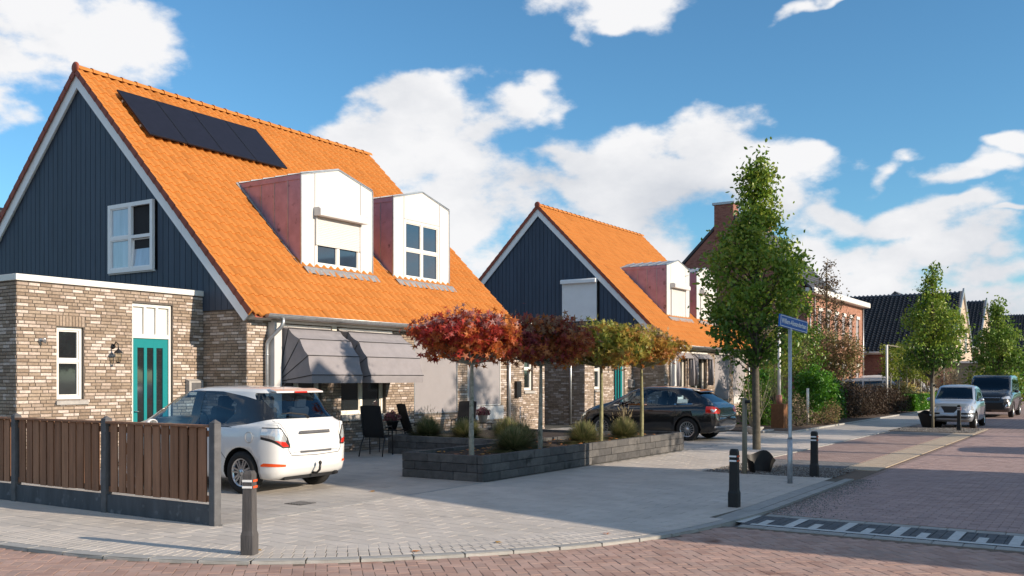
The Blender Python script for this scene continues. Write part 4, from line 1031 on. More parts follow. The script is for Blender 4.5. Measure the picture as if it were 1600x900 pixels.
        q.poly(v, [(k*3+j, k*3+3+j, k*3+4+j, k*3+1+j) for k in range(n2_) for j in range(2)], .5, True); q.build('lead_flashing', 'lead', dm_)
        q = MB(); q.prism([(a-.012,yd,zb1-.03),(a-.10,yd,ZR(yd)+.03),(a-.10,yb_(zs_),zs_+.03),(a-.012,yb_(zs_),zs_+.06)], (0.002,0,0)); q.build('cheek_flashing', 'lead', dm_)
    # gable window
    gf = Matrix.Translation((-.10, 0, 0)) @ Matrix.Rotation(-math.pi/2, 4, 'Z')      # X -> -y
    def put(o):
        me = o.data; me.transform(gf)
    a, b = -gw[1], -gw[0]
    if A_:
        before = set(o.name for o in COL.objects)
        fr = window(h, a, b, gw[2], gw[3], 0.0, 2, 2, 'trim_white_lifted', 'pane_sky_curtain', w=.09)
        new = [o for o in COL.objects if o.name not in before]
        right = [o for o in new if o.name.startswith(('pane','casement')) and min(v.co.x for v in o.data.vertices) > (a+b)/2-.02]
        for o in new:
            if o in right:      # the right-hand light stands tilted open
                pz = gw[2]+.1; o.data.transform(Matrix.Translation((.0,0.03,pz)) @ Matrix.Rotation(-.085, 4, 'X') @ Matrix.Translation((0,-.03,-pz)))
            put(o)
        q = MB(); q.box(-.02,gw[0]+.05,gw[2]+.04,-.005,gw[1]-.05,gw[3]-.05); q.build('window_recess', 'interior', h)
        q = MB(); q.box(-.062,gw[0]-.02,gw[2]-.03,-.022,gw[1]+.02,gw[2]-.002); q.build('window_sill', 'white_board', h)
        q = MB(); q.box(-.03,4.48-.66,gw[3]-.22,-.018,4.48,gw[3]-.16)
    else:
        before = set(o.name for o in COL.objects)
        sh = roller_shutter(h, a+.05, b-.05, gw[2]-.02, gw[3]-.02, -.01, gw[3]-.04, box=(.17,.17), m='trim_white_lifted')
        for o in [o for o in COL.objects if o.name not in before]: put(o)
    # --- gutter and downpipes
    gy, gz = -.40, 3.035
    n_ = 8; prof = [(gy+.075*math.cos(math.pi+math.pi*k/n_), gz+.075*math.sin(math.pi+math.pi*k/n_)) for k in range(n_+1)]
    prof_o = prof+[(gy+.068*math.cos(2*math.pi-math.pi*k/n_), gz+.068*math.sin(2*math.pi-math.pi*k/n_)+.0) for k in range(n_+1)]
    mb = MB(); mb.prism([(.18,y_,z_) for y_, z_ in prof_o], (LX-.22,0,0)); mb.tube([(.18,gy-.075,gz+.004),(LX-.04,gy-.075,gz+.004)], .011, 6); gt = mb.build('gutter', 'zinc', h, fixn=True)
    q = MB(); 
    for x in np.arange(.5, LX, .62): q.prism([(x,y_*1.0-(y_-gy)*-.06,z_-.004) for y_, z_ in prof], (.03,0,0))
    q.prism([(.17,y_,z_) for y_, z_ in prof], (.012,0,0)); q.prism([(LX-.04,y_,z_) for y_, z_ in prof], (.012,0,0)); q.build('gutter_bracket', 'zinc', gt)
    mb = MB(); mb.tube([(.62,gy,gz-.05),(.62,gy,gz-.16),(.60,gy+.02,gz-.24),(.50,-.12,gz-.50),(.48,-.075,gz-.60),(.48,-.065,gz-.75),(.48,-.065,.05)], .042, 12); dp_ = mb.build('downpipe', 'zinc', h)
    q = MB()
    for z in (.8, 2.2): q.tube([(.48,-.065,z-.02),(.48,-.065,z+.02)], .05, 12)
    q.build('pipe_clip', 'zinc', dp_)
    mb = MB(); mb.tube([(9.86,-.065,2.9),(9.86,-.065,.05)], .042, 12); mb.build('downpipe', 'zinc', h)
    if not A_:
        mb = MB(); mb.tube([(E0-.07,EY+.55,3.3),(E0-.07,EY+.55,.05)], .042, 12); mb.build('downpipe', 'zinc', h)
    # --- awnings
    if A_:
        for (a, b) in ((.84,2.41),(2.68,4.57)):
            x0, x1 = a, b
            pr = [(0.0,2.85),(-.33,2.77),(-.66,2.54),(-.91,2.19),(-1.02,1.78),(-1.00,1.61)]; n_ = 10
            rc_ = random.Random(int(a*10)); mb = MB(); v = []
            def fold(i, k): return -.018*math.sin(math.pi*(k/n_))*(1 if 0 < i < 5 else .3)+rc_.uniform(-.004,.004)
            sub = []
            for i in range(len(pr)-1):
                for s_ in range(3):
                    t = s_/3; p, q = pr[i], pr[i+1]; sag = -.035*math.sin(math.pi*t) if i < 4 else 0
                    sub.append((p[0]+(q[0]-p[0])*t-sag*.7, p[1]+(q[1]-p[1])*t+sag*.7))
            sub.append(pr[-1])
            for (y_, z_) in sub:
                for k in range(n_+1): v.append((x0+(x1-x0)*k/n_, y_+rc_.uniform(-.004,.004), z_+rc_.uniform(-.003,.003)))
            mb.poly(v, [(i*(n_+1)+k, i*(n_+1)+k+1, (i+1)*(n_+1)+k+1, (i+1)*(n_+1)+k) for i in range(len(sub)-1) for k in range(n_)], .5, True)
            for xs in (x0, x1):      # side cheeks fan out from the wall pivot
                vv = [(xs,-.0,1.62)]+[(xs, p[0], p[1]) for p in sub]
                mb.poly(vv, [(0, i+1, i+2) for i in range(len(sub)-1)], .5)
            aw = mb.build('awning', 'awning_cloth', h)
            q = MB()
            for i in (1,2,3,4):
                y_, z_ = pr[i]; q.tube([(x0-.004,y_-.006,z_+.004),(x1+.004,y_-.006,z_+.004)], .0085, 5)
                q.tube([(x0-.006,-.02,1.64),(x0-.006,y_,z_)], .0085, 5); q.tube([(x1+.006,-.02,1.64),(x1+.006,y_,z_)], .0085, 5)
            q.build('awning_rib', 'black_metal', aw)
            q = MB(); q.box(x0,-.05,2.82,x1,0,2.87); q.build('mounting_rail', 'white_paint', aw)
        mb = MB(); mb.box(2.46,-.05,2.70,2.61,-.004,2.92); mb.build('mounting_bracket', 'cream_paint', h)
    else:
        for (a, b) in ((.80,2.35),(2.75,4.5)):
            q = MB(); r0 = random.Random(9)
            for xs in (a, b):
                for k in range(4): q.tube([(xs+r0.uniform(-.03,.03),-.10-.05*k,2.70-.05*k),(xs+r0.uniform(-.02,.02),-.14-.05*k,1.9),(xs,-.10-.06*k,1.42)], [.05,.06,.04], 7)
            for k in range(4): q.tube([(a,-.12-.05*k,2.72-.05*k),(b,-.12-.05*k,2.72-.05*k)], .045, 7)
            aw = q.build('awning', 'awning_cloth', h)
            q = MB(); q.box(a-.03,-.04,2.76,b+.03,0,2.82); q.build('mounting_rail', 'white_paint', aw)
    # --- solar panels
    if A_:
        ang_ = math.atan(.995); u = Vector((0, math.cos(ang_), math.sin(ang_))); nn = Vector((0,-math.sin(ang_), math.cos(ang_)))
        for k in range(4):
            w = 1.09; x = .52+w*k; yl, yh = 3.98, 5.22
            c = Vector((x+w/2, (yl+yh)/2, ZR((yl+yh)/2)))+nn*.13; hl = (yh-yl)/2/math.cos(ang_)
            mb = MB(); mb.obox(c, (1,0,0), u, nn, w/2-.008, hl, .018); pn = mb.build('solar_panel', 'solar', h, bevel=.004)
            q = MB()
            for s_ in (-1,1): q.obox(c+Vector((s_*(w/2-.014),0,0))+nn*.0195, (1,0,0), u, nn, .006, hl, .002)
            for s_ in (-1,1): q.obox(c+u*s_*(hl-.006)+nn*.0195, (1,0,0), u, nn, w/2-.02, .006, .002)
            q.build('panel_edge', 'black_metal', pn)
            q = MB()
            for s_ in (-.55,.55): q.obox(c+u*s_*hl-nn*.05, (1,0,0), u, nn, w/2+.02, .02, .022)
            q.build('mounting_rail', 'zinc', pn)
    return h
H1 = house(13.53, 'nearest orange tiled house with navy gable, solar panels and grey awnings', 1)
H2 = house(34.73, 'second orange tiled house behind the black car, white shutter closed on its navy gable', 2)
# ================================================================== FARTHER HOUSES
def far_window(par, x0, x1, z0, z1, y, cols=2, rows=1, fm='white_paint', pm='pane_blue'):
    mb = MB(); w = .07; mb.box(x0,y-.03,z0,x0+w,y+.05,z1).box(x1-w,y-.03,z0,x1,y+.05,z1).box(x0+w,y-.029,z0,x1-w,y+.05,z0+w).box(x0+w,y-.029,z1-w,x1-w,y+.05,z1)
    for k in range(1, cols): x = x0+(x1-x0)*k/cols; mb.box(x-.03,y-.028,z0+w,x+.03,y+.05,z1-w)
    for k in range(1, rows): z = z0+(z1-z0)*k/rows; mb.box(x0+w,y-.027,z-.02,x1-w,y+.05,z+.02)
    fr = mb.build('window_frame', fm, par); q = MB(); q.box(x0+w,y-.005,z0+w,x1-w,y+.02,z1-w); q.build('pane', pm, fr); return fr
def wall_bricks(par, x0, x1, z0, z1, frame, openings, m, seed, pitch=.22, ch=.0625, minpx=99, org=(0,0,0), light=.0):
    it = brick_run(x0, x1, z0, z1, frame, openings, seed, pitch, ch, light=light); pieces('brick', BRK, it, m, par, org, limit=0)
def rot90(x, y, s=-1): return Matrix.Translation((x, y, 0)) @ Matrix.Rotation(s*math.pi/2, 4, 'Z')
def red_house():
    X0, X1, Y0 = 54.9, 61.5, 15.2; EZ = 6.6; PY = 19.85; PZ = 11.75; t = thing('red_brick_house', 'tall red brick house with chimney and slate roof behind the big street tree', 'house', (0,0,0))
    YB = 2*PY-Y0; zr = lambda y: 7.1+(PZ-7.1)*(y-Y0)/(PY-Y0) if y < PY else 7.1+(PZ-7.1)*(YB-y)/(PY-Y0)
    ops = [(X0+2.3+1.9*k, X0+3.15+1.9*k, 3.7, 5.9) for k in range(6)]+[(X0+2.3+1.9*k, X0+3.15+1.9*k, .6, 2.7) for k in range(6)]
    XE = 68.8
    mb = MB(); wall_mb(mb, X0+.01, XE, 0, EZ, Y0+.02, Y0+.3, ops); mb.prism([(X0+.01,Y0+.31,0),(X0+.01,YB,0),(X0+.01,YB,6.9),(X0+.01,PY,PZ-.15),(X0+.01,Y0+.31,7.0)], (.3,0,0)); mb.prism([(X1-.3,Y0+.31,0),(X1-.3,YB,0),(X1-.3,YB,6.9),(X1-.3,PY,PZ-.15),(X1-.3,Y0+.31,7.0)], (.3,0,0)); mb.box(XE-.3,Y0+.31,0,XE-.01,YB,EZ).box(X1,Y0+.31,EZ-.3,XE-.3,YB,EZ)
    mb.build('wall', 'red_brick', t, fixn=True)
    wall_bricks(t, X0, XE, 0, EZ, Matrix.Translation((0,Y0+.02,0)), ops, 'red_brick_sunlit', 41)
    # gable face bricks, stepped under the verge
    it = []; r = random.Random(4)
    for (p, q) in [(0, 1)]:
        z = .03
        while z < PZ-.2:
            y = Y0+r.random()*.2
            while y < YB:
                if z < zr(y)-.3 and z < zr(y+.22)-.3: it.append((Matrix.Translation((X0+.01, y+.11, z)) @ Matrix.Rotation(-math.pi/2, 4, 'Z') @ Matrix.Diagonal((.21,.012,.052,1)), r.random()))
                y += .22
            z += .0625
    pieces('brick', BRK, it, 'red_brick', t, limit=0)
    mb = MB(); mb.prism([(X0-.08,Y0-.3,6.85),(X0-.08,PY,PZ),(X0-.08,YB+.3,6.85),(X0-.08,YB+.3,6.72),(X0-.08,PY,PZ-.16),(X0-.08,Y0-.3,6.72)], (X1-X0+.16,0,0)); rf = mb.build('roof', 'slate', t, fixn=True)
    q = MB(); 
    for k in range(26): 
        y = Y0-.3+(PY-Y0+.3)*k/26; q.box(X0-.07,y,zr(y)-.02+.2-.1,X1+.07,y+.02,zr(y)-.02+.14)
    q.build('slate_course', 'slate', rf)
    mb = MB(); mb.box(X0-.1,Y0-.45,EZ,XE+.15,Y0+.1,EZ+.34); mb.box(XE-.2,Y0+.1,EZ,XE+.15,YB,EZ+.34); mb.build('cornice', 'white_paint', t, bevel=.03)
    mb = MB()
    for s_ in (0,1):
        f = (lambda y: y) if s_ == 0 else (lambda y: 2*PY-y)
        mb.prism([(X0-.10,f(Y0-.3),6.7),(X0-.10,f(PY),PZ-.12),(X0-.10,f(PY),PZ+.06),(X0-.10,f(Y0-.3),6.9)], (.05,0,0))
    mb.build('verge_trim', 'slate', t, fixn=True)
    mb = MB(); mb.box(X0-.12,19.55,10.2,X0+.75,20.74,12.15); ch = mb.build('chimney', 'red_brick', t)
    it = brick_run(-20.74,-19.55,10.2,12.12,Matrix.Translation((X0-.12,0,0)) @ Matrix.Rotation(-math.pi/2,4,'Z'),(),5)+brick_run(X0-.12,X0+.75,10.2,12.12,Matrix.Translation((0,19.55,0)),(),6)
    pieces('brick', BRK, it, 'red_brick', ch, limit=0)
    mb = MB(); mb.box(X0-.22,19.45,12.15,X0+.85,20.84,12.30); mb.build('chimney_cap', 'zinc', ch, bevel=.01)
    mb = MB(); mb.box(X1-.9,19.3,10.6,X1-.1,20.3,12.1); ch = mb.build('chimney', 'red_brick', t); mb = MB(); mb.box(X1-.96,19.24,12.1,X1-.04,20.36,12.22); mb.build('chimney_cap', 'zinc', ch)
    for (a, b, c, d) in ops:
        q = MB(); q.box(a+.02,Y0+.05,c,b-.02,Y0+.08,d-.18); s_ = q.build('roller_screen', 'screen_cloth', t); q = MB(); q.box(a-.03,Y0-.06,d-.17,b+.03,Y0+.1,d+.03); q.build('screen_box', 'white_paint', s_)
        q = MB(); q.box(a,Y0+.10,c,b,Y0+.2,d-.0); q.build('pane', 'pane_dark', t)
    for x in (X0+.35, X0+1.3, XE-.3):
        q = MB(); q.tube([(x,Y0-.06,6.55),(x,Y0-.06,.1)], .05, 8); q.build('downpipe', 'zinc', t)
red_house()
def sand_gable(x0, x1, yg, eave, ridge, depth, label, side_m, seed, front_m='sand_brick', win=True):
    """steep black roofed house, ridge running away from the street, gable to the street"""
    t = thing('gabled_house', label, 'house', (0,0,0)); xm = (x0+x1)/2; s = (ridge-eave)/(xm-x0)
    mb = MB(); mb.box(x0+.3,yg+.3,0,x1-.3,yg+depth,eave); mb.build('wall_core', side_m, t)
    wl = [(yg+3+k*3.1, yg+4.3+k*3.1, 1.0, 2.2) for k in range(int(depth/3.4))]
    mb = MB(); mb.box(x0,yg+.3,0,x0+.29,yg+depth,eave); mb.build('side_wall', side_m, t)
    it = brick_run(-(yg+depth), -yg, 0, eave, Matrix.Translation((x0-.001,0,0)) @ Matrix.Rotation(-math.pi/2,4,'Z'), (), seed); pieces('brick', BRK, it, side_m, t, limit=0)
    ops = [(xm-3.2,xm-1.9,.5,2.6),(xm+.6,xm+1.7,.1,2.5),(xm-2.2,xm-1.2,3.6,5.3),(xm+.9,xm+1.9,3.6,5.3)] if win else []
    mb = MB(); mb.prism([(x0,yg,0),(x1,yg,0),(x1,yg,eave),(xm+.02,yg,ridge+.1),(xm-.02,yg,ridge+.1),(x0,yg,eave)], (0,.29,0)); mb.build('front_gable', front_m, t, fixn=True)
    for (a, b, c, d) in ops: far_window(t, a, b, c, d, yg-.02, 2, 2)
    mb = MB(); mb.prism([(x0-.12,yg-.12,eave-.05),(xm,yg-.12,ridge+.3),(x1+.12,yg-.12,eave-.05),(x1+.0,yg-.12,eave-.25),(xm,yg-.12,ridge+.0),(x0+.0,yg-.12,eave-.25)], (0,.11,0)); mb.build('gable_coping', 'zinc', t, fixn=True)
    mb = MB(); mb.prism([(x0-.45,yg,eave-.25),(xm,yg,ridge),(x1+.45,yg,eave-.25),(x1+.4,yg,eave-.38),(xm,yg,ridge-.14),(x0-.4,yg,eave-.38)], (0,depth,0)); rf = mb.build('roof', 'tile_black', t, fixn=True)
    # tiles on the slope that faces the street's near end
    n_ = round(depth/.30); rows = 26; it = []; Ls = math.hypot(xm-x0+.45, ridge-eave+.25); an = math.atan2(ridge-eave+.25, xm-x0+.45); st = Ls/rows; r = random.Random(seed)
    for j in range(rows):
        for i in range(n_):
            c_ = st*j; x = x0-.45+c_*math.cos(an); z = eave-.25+c_*math.sin(an)+.035
            it.append((Matrix.Translation((x, yg+depth-(i+.5)*depth/n_, z)) @ Matrix.Rotation(-math.pi/2, 4, 'Z') @ Matrix.Rotation(an, 4, 'X') @ Matrix.Diagonal((depth/n_/.240, st/.30, 1.8, 1)), r.random()))
    pieces('roof_tile', TILE, it, 'tile_black', t, limit=0, smooth=True)
    mb = MB(); mb.tube([(x0-.52,yg+.02,eave-.30),(x0-.52,yg+depth,eave-.30)], .07, 8); mb.box(x0-.45,yg+.02,eave-.42,x0-.02,yg+depth,eave-.36); mb.build('gutter', 'white_paint', t)
    mb = MB(); mb.tube([(x0-.08,yg+.5,eave-.3),(x0-.08,yg+.5,.1)], .05, 8); mb.build('downpipe', 'zinc', t)
    return t
h4 = sand_gable(70.4, 80.2, 9.75, 3.85, 7.95, 8.8, 'wide black tiled house with sandy street gable beyond the red brick house', 'red_brick', 51)
mb = MB(); mb.box(70.2,12.7,.9,70.38,14.5,2.1); g_ = mb.build('window_frame', 'black_metal', h4); q = MB(); q.box(70.17,12.85,1.02,70.2,14.35,1.98); q.build('pane', 'pane_sky_curtain', g_)
h5 = sand_gable(90, 100, 10.4, 4.7, 8.7, 9, 'farther black tiled house with pale pink gable, right of the wide one', 'red_brick', 52, 'sand_brick')
sand_gable(125, 137, 9.5, 4.5, 9.5, 10, 'farthest pale gabled house at the end of the street', 'sand_brick', 53)
# low garden room in planks and its bay in front of the wide black roofed house
def garden_room():
    t = thing('garden_room', 'low sand coloured annex with horizontal plank siding beside the wide black roof', 'annex', (0,0,0))
    mb = MB(); mb.box(70.5,8.0,0,74.5,9.6,2.75); mb.build('wall', 'stake_wood', t)
    for k in range(14):
        mb = MB(); mb.box(70.44,8.0,.05+k*.19,70.49,9.6,.05+k*.19+.175,rnd.random()); mb.build('plank', 'dry_grass' if 0 else 'stake_wood', t)
    mb = MB(); mb.box(70.3,7.9,2.76,74.7,9.7,2.9); mb.build('flat_roof', 'white_paint', t)
garden_room()
def small_back(label, x0, x1, y0, y1, eave, ridge, m='tile_black', wm='red_brick', axis='x', chimney=None):
    t = thing('background_house', label, 'house', (0,0,0))
    mb = MB(); mb.box(x0+.3,y0+.3,0,x1-.3,y1-.3,eave); mb.build('wall', wm, t)
    mb = MB()
    if axis == 'x': ym = (y0+y1)/2; mb.prism([(x0,y0,eave-.1),(x0,ym,ridge),(x0,y1,eave-.1)], (x1-x0,0,0))
    else: xm = (x0+x1)/2; mb.prism([(x0,y0,eave-.1),(xm,y0,ridge),(x1,y0,eave-.1)], (0,y1-y0,0))
    rf = mb.build('roof', m, t, fixn=True)
    if axis == 'x':
        q = MB(); ym = (y0+y1)/2; n_ = int((ym-y0)/.3)
        for k in range(n_): q.box(x0,y0+(ym-y0)*k/n_,eave-.1+(ridge-eave+.1)*k/n_-.02,x1,y0+(ym-y0)*k/n_+.08,eave-.1+(ridge-eave+.1)*k/n_+.07)
        q.build('tile_course', m, rf)
    if chimney:
        cx, cy, w, zt = chimney; q = MB(); q.box(cx-w,cy-w,ridge-1.5,cx+w,cy+w,zt); q.box(cx-w-.06,cy-w-.06,zt,cx+w+.06,cy+w+.06,zt+.12); c_ = q.build('chimney', 'post_concrete', t); q = MB(); q.lathe((cx,cy,zt+.12), [(.12,0),(.12,.35),(.16,.36),(.16,.42),(0,.44)], 10); q.build('chimney_pot', 'black_metal', c_)
small_back('dark roofed house glimpsed left of the nearest house gable', 20.5, 34, 39, 48, 6.0, 9.6)
small_back('dark roofed house with grey chimney between the two orange houses', 40, 53, 33.5, 41, 5.6, 8.3, chimney=(46.5, 37.3, .45, 9.9))
small_back('small grey gable rising behind the wide black roof', 110, 118, 18.3, 23.7, 8.9, 11.3, 'slate', 'post_concrete', 'x')

# ================================================================== CARS
def interp(tab, x):
    if x <= tab[0][0]: return tab[0][1]
    for (a, va), (b, vb) in zip(tab, tab[1:]):
        if x <= b: return va+(vb-va)*(x-a)/(b-a) if b > a else vb
    return tab[-1][1]
def sm(tab, x, w):
    return sum(interp(tab, x+w*k)*c for k, c in ((-1,.25),(-.5,.25),(0,0),(.5,.25),(1,.25)))
def cut(bm, poly, ax, flt):
    """cut the outline poly (projected along axis ax) into the faces that pass flt and return the faces inside"""
    i, j = {'y': (0,2), 'x': (1,2), 'z': (0,1)}[ax]
    lo = (min(p[0] for p in poly)-.02, min(p[1] for p in poly)-.02); hi_ = (max(p[0] for p in poly)+.02, max(p[1] for p in poly)+.02)
    def cand():
        out = []
        for f in bm.faces:
            if not flt(f): continue
            xs = [v.co[i] for v in f.verts]; ys = [v.co[j] for v in f.verts]
            if max(xs) < lo[0] or min(xs) > hi_[0] or max(ys) < lo[1] or min(ys) > hi_[1]: continue
            out.append(f)
        return out
    n_ = len(poly)
    for k in range(n_):
        a, b = poly[k], poly[(k+1) % n_]; co = Vector((0,0,0)); co[i], co[j] = a; no = Vector((0,0,0)); no[i], no[j] = b[1]-a[1], -(b[0]-a[0])
        if no.length < 1e-6: continue
        fs = cand(); es = {e for f in fs for e in f.edges}; vs = {v for f in fs for v in f.verts}
        bmesh.ops.bisect_plane(bm, geom=fs+list(es)+list(vs), plane_co=co, plane_no=no.normalized(), dist=1e-5)
    return [f for f in cand() if inpoly(f.calc_center_median()[i], f.calc_center_median()[j], poly)]
def extract(bm, faces, name, m, parent, off=0.0, smooth=True):
    if not faces: return None
    vm = {}; mb = MB(); V_ = []; F_ = []
    for f in faces:
        ids = []
        for v in f.verts:
            if v.index not in vm or vm[v.index][1] is not v: pass
            key = tuple(round(c, 5) for c in v.co)
            if key not in vm: vm[key] = len(V_); V_.append(tuple(v.co+f.normal*off))
            ids.append(vm[key])
        F_.append(tuple(ids))
    mb.poly(V_, F_, .5, smooth); bmesh.ops.delete(bm, geom=faces, context='FACES'); return mb.build(name, m, parent)
def wheel(par, x, y, R_, w, side, spokes, style='alloy'):
    mb = MB(); s = side
    pr = [(R_*.66,-w/2),(R_*.94,-w/2),(R_,-w*.36),(R_,w*.36),(R_*.94,w/2),(R_*.70,w/2),(R_*.66,w*.42),(R_*.66,-w/2)]
    mb.lathe((x,y,R_), pr, 28, axis='y'); ty = mb.build('tyre', 'tyre', par)
    q = MB(); yo = y+s*w*.42
    q.lathe((x,y,R_), [(R_*.66,s*w*.46),(R_*.61,s*w*.44),(R_*.60,s*w*.1),(R_*.58,-s*w*.2)], 28, axis='y')
    for k in range(spokes):
        a = 2*math.pi*k/spokes+.2; d = Vector((math.cos(a),0,math.sin(a))); e = Vector((-math.sin(a),0,math.cos(a)))
        c = Vector((x,yo,R_)); ww = .030 if spokes < 10 else .016
        for sg in ((-1,1) if spokes < 10 else (0,)):
            q.prism([c+d*R_*.12+e*(sg*ww*.4-ww*.5), c+d*R_*.12+e*(sg*ww*.4+ww*.5), c+d*R_*.62+e*(sg*ww*.95+ww*.42), c+d*R_*.62+e*(sg*ww*.95-ww*.42)], (0,-s*.025,0))
    q.lathe((x,yo,R_), [(R_*.17,-s*.03),(R_*.17,s*.004),(.001,s*.008)], 16, axis='y')
    q.build('rim', 'rim', par, fixn=True)
    q = MB(); q.lathe((x,y,R_), [(R_*.59,-s*w*.1),(.001,-s*w*.1)], 20, axis='y'); q.build('brake_disc', 'black_metal', par)
def make_car(name, label, cat_, sp, paint, loc, rz, group=None):
    L_, Wd = sp['L'], sp['W']; x0, x1 = -L_/2, L_/2
    t = thing(name, label, cat_, loc, rz, group)
    xs = [x0+d for d in (0,.012,.03,.055,.09,.13,.18,.24,.31,.39,.48)]+list(np.linspace(x0+.58, x1-.58, int((L_-1.16)/.09)))+[x1-d for d in (.48,.39,.31,.24,.18,.13,.09,.055,.03,.012,0)]
    V_ = []; ring = 0
    for x in xs:
        e = .03 if (x-x0 < .3 or x1-x < .3) else .07
        b = sm(sp['bot'], x, .03); tz = sm(sp['top'], x, e); s_ = min(sm(sp['belt'], x, .05), tz-.015); w = sm(sp['half'], x, .03)*Wd/2; wr = min(sm(sp['roof'], x, .08)*Wd/2, w-.05)
        k = min(1, max(0, (tz-s_)/.35)); wb = w-.075*(.5+.5*k); h1 = b+.06
        P_ = [(0,b),(w-.16,b),(w-.05,b+.03),(w-.012,b+.12),(w*.998,b+(s_-b)*.45),(w,b+(s_-b)*.62),(w-.008,s_-.13),(w-.03,s_-.05),(w-.055,s_-.012),(wb-.004,s_+.004)]
        for q_ in (.25,.5,.75): P_.append((wb+(wr-wb)*q_+.018*k*math.sin(math.pi*q_), s_+(tz-.055*k-s_)*q_))
        P_ += [(wr,tz-.055*k-.004),(wr-.035,tz-.025*k-.002),(wr-.11,tz-.008*k),(wr*.5,tz+.012*k),(0,tz+.018*k)]
        P_ = [(y, min(max(z, b), tz+.02)) for y, z in P_]; full = [(y, z) for y, z in P_]+[(-y, z) for y, z in reversed(P_[1:-1])]; ring = len(full)
        V_ += [(x, y, z) for y, z in full]
    F_ = []
    for i in range(len(xs)-1):
        for k in range(ring): F_.append((i*ring+k, (i+1)*ring+k, (i+1)*ring+(k+1) % ring, i*ring+(k+1) % ring))
    # end caps: shrinking rings
    for (base, sgn, xe) in ((0,-1,x0),((len(xs)-1)*ring,1,x1)):
        prev = [base+k for k in range(ring)]; cz = sum(V_[i][2] for i in prev)/ring
        for sc_, dx in ((.85,.006),(.5,.014),(.2,.017)):
            o = len(V_)
            for i in range(ring): v = V_[base+i]; V_.append((xe+sgn*dx, v[1]*sc_, cz+(v[2]-cz)*sc_))
            cur = [o+k for k in range(ring)]
            for k in range(ring):
                f = (prev[k], prev[(k+1) % ring], cur[(k+1) % ring], cur[k]); F_.append(f if sgn < 0 else f[::-1])
            prev = cur
        F_.append(tuple(prev))
    me = bpy.data.meshes.new('tmp'); me.from_pydata(V_, [], F_); bm = bmesh.new(); bm.from_mesh(me); bmesh.ops.remove_doubles(bm, verts=bm.verts, dist=1e-5); bmesh.ops.recalc_face_normals(bm, faces=bm.faces)
    for f in bm.faces: f.smooth = True
    bm.to_mesh(me); bm.free()
    body = bpy.data.objects.new('tmp', me); COL.objects.link(body); me.materials.append(M[paint]); me.materials.append(M['black_plastic']); cutters = []
    R_ = sp['R']
    for ax_ in sp['axles']:
        mb = MB(); a = R_+.055; mb.prism([(ax_+a*math.cos(q), -Wd, R_+a*math.sin(q)) for q in np.linspace(0, 2*math.pi, 29)[:-1]], (0, Wd-(Wd/2-.24), 0)); mb.prism([(ax_+a*math.cos(q), Wd/2-.24, R_+a*math.sin(q)) for q in np.linspace(0, 2*math.pi, 29)[:-1]], (0, Wd, 0))
        c = mb.build('cut', 'black_plastic', fixn=True); md = body.modifiers.new('b', 'BOOLEAN'); md.object = c; md.operation = 'DIFFERENCE'; md.solver = 'EXACT'; md.material_mode = 'TRANSFER'; cutters.append(c)
    dg = bpy.context.evaluated_depsgraph_get(); me2 = bpy.data.meshes.new_from_object(body.evaluated_get(dg)); bpy.data.objects.remove(body)
    for c in cutters: bpy.data.objects.remove(c)
    bm = bmesh.new(); bm.from_mesh(me2); bm.normal_update()
    names = [m_.name for m_ in me2.materials]; pidx = names.index(paint) if paint in names else 0
    isP = lambda f: f.material_index == pidx
    for (nm, m_, ax, side_, poly, off) in sp['cuts']:
        if ax == 'y':
            for s_ in (1,-1):
                fs = cut(bm, poly, 'y', lambda f: isP(f) and f.normal.y*s_ > .25 and f.calc_center_median().y*s_ > .2); extract(bm, fs, nm, m_, t, off)
        elif ax == 'x':
            fs = cut(bm, poly, 'x', lambda f: isP(f) and f.normal.x*side_ > .12 and f.calc_center_median().x*side_ > (L_/2-sp.get('reach', .9) if abs(side_) == 1 else 0)); extract(bm, fs, nm, m_, t, off)
        elif ax == 'xm':     # mirrored pair on an end
            for s_ in (1,-1):
                pl = [(y*s_, z) for y, z in poly]; fs = cut(bm, pl, 'x', lambda f: isP(f) and f.normal.x*side_ > .05 and f.calc_center_median().x*side_ > L_/2-sp.get('wrap', .34)); extract(bm, fs, nm, m_, t, off)
    for pl in sp.get('seams', ()):      # shut lines
        for a, b in zip(pl, pl[1:]):
            d = Vector((b[0]-a[0], b[1]-a[1])); n_ = Vector((-d.y, d.x)).normalized()*.0045; qd = [(a[0]-n_.x,a[1]-n_.y),(b[0]-n_.x,b[1]-n_.y),(b[0]+n_.x,b[1]+n_.y),(a[0]+n_.x,a[1]+n_.y)]
            for s_ in (1,-1):
                fs = cut(bm, qd, 'y', lambda f: isP(f) and f.normal.y*s_ > .3 and f.calc_center_median().y*s_ > .2)
                for f in fs: f.material_index = 1-pidx if len(names) > 1 else 0
    for pl in sp.get('rear_seams', ()):
        for a, b in zip(pl, pl[1:]):
            for s_ in (1,-1):
                A2, B2 = (a[0]*s_, a[1]), (b[0]*s_, b[1]); d = Vector((B2[0]-A2[0], B2[1]-A2[1])); n_ = Vector((-d.y, d.x)).normalized()*.0045
                fs = cut(bm, [(A2[0]-n_.x,A2[1]-n_.y),(B2[0]-n_.x,B2[1]-n_.y),(B2[0]+n_.x,B2[1]+n_.y),(A2[0]+n_.x,A2[1]+n_.y)], 'x', lambda f: isP(f) and f.normal.x < -.3 and f.calc_center_median().x < -L_/2+.5)
                for f in fs: f.material_index = 1-pidx if len(names) > 1 else 0
    me3 = bpy.data.meshes.new('body'); 
    for f in bm.faces: f.smooth = isP(f)
    bm.to_mesh(me3); bm.free()
    for m_ in names: me3.materials.append(bpy.data.materials[m_])
    bo = bpy.data.objects.new('body', me3); COL.objects.link(bo); bo.parent = t
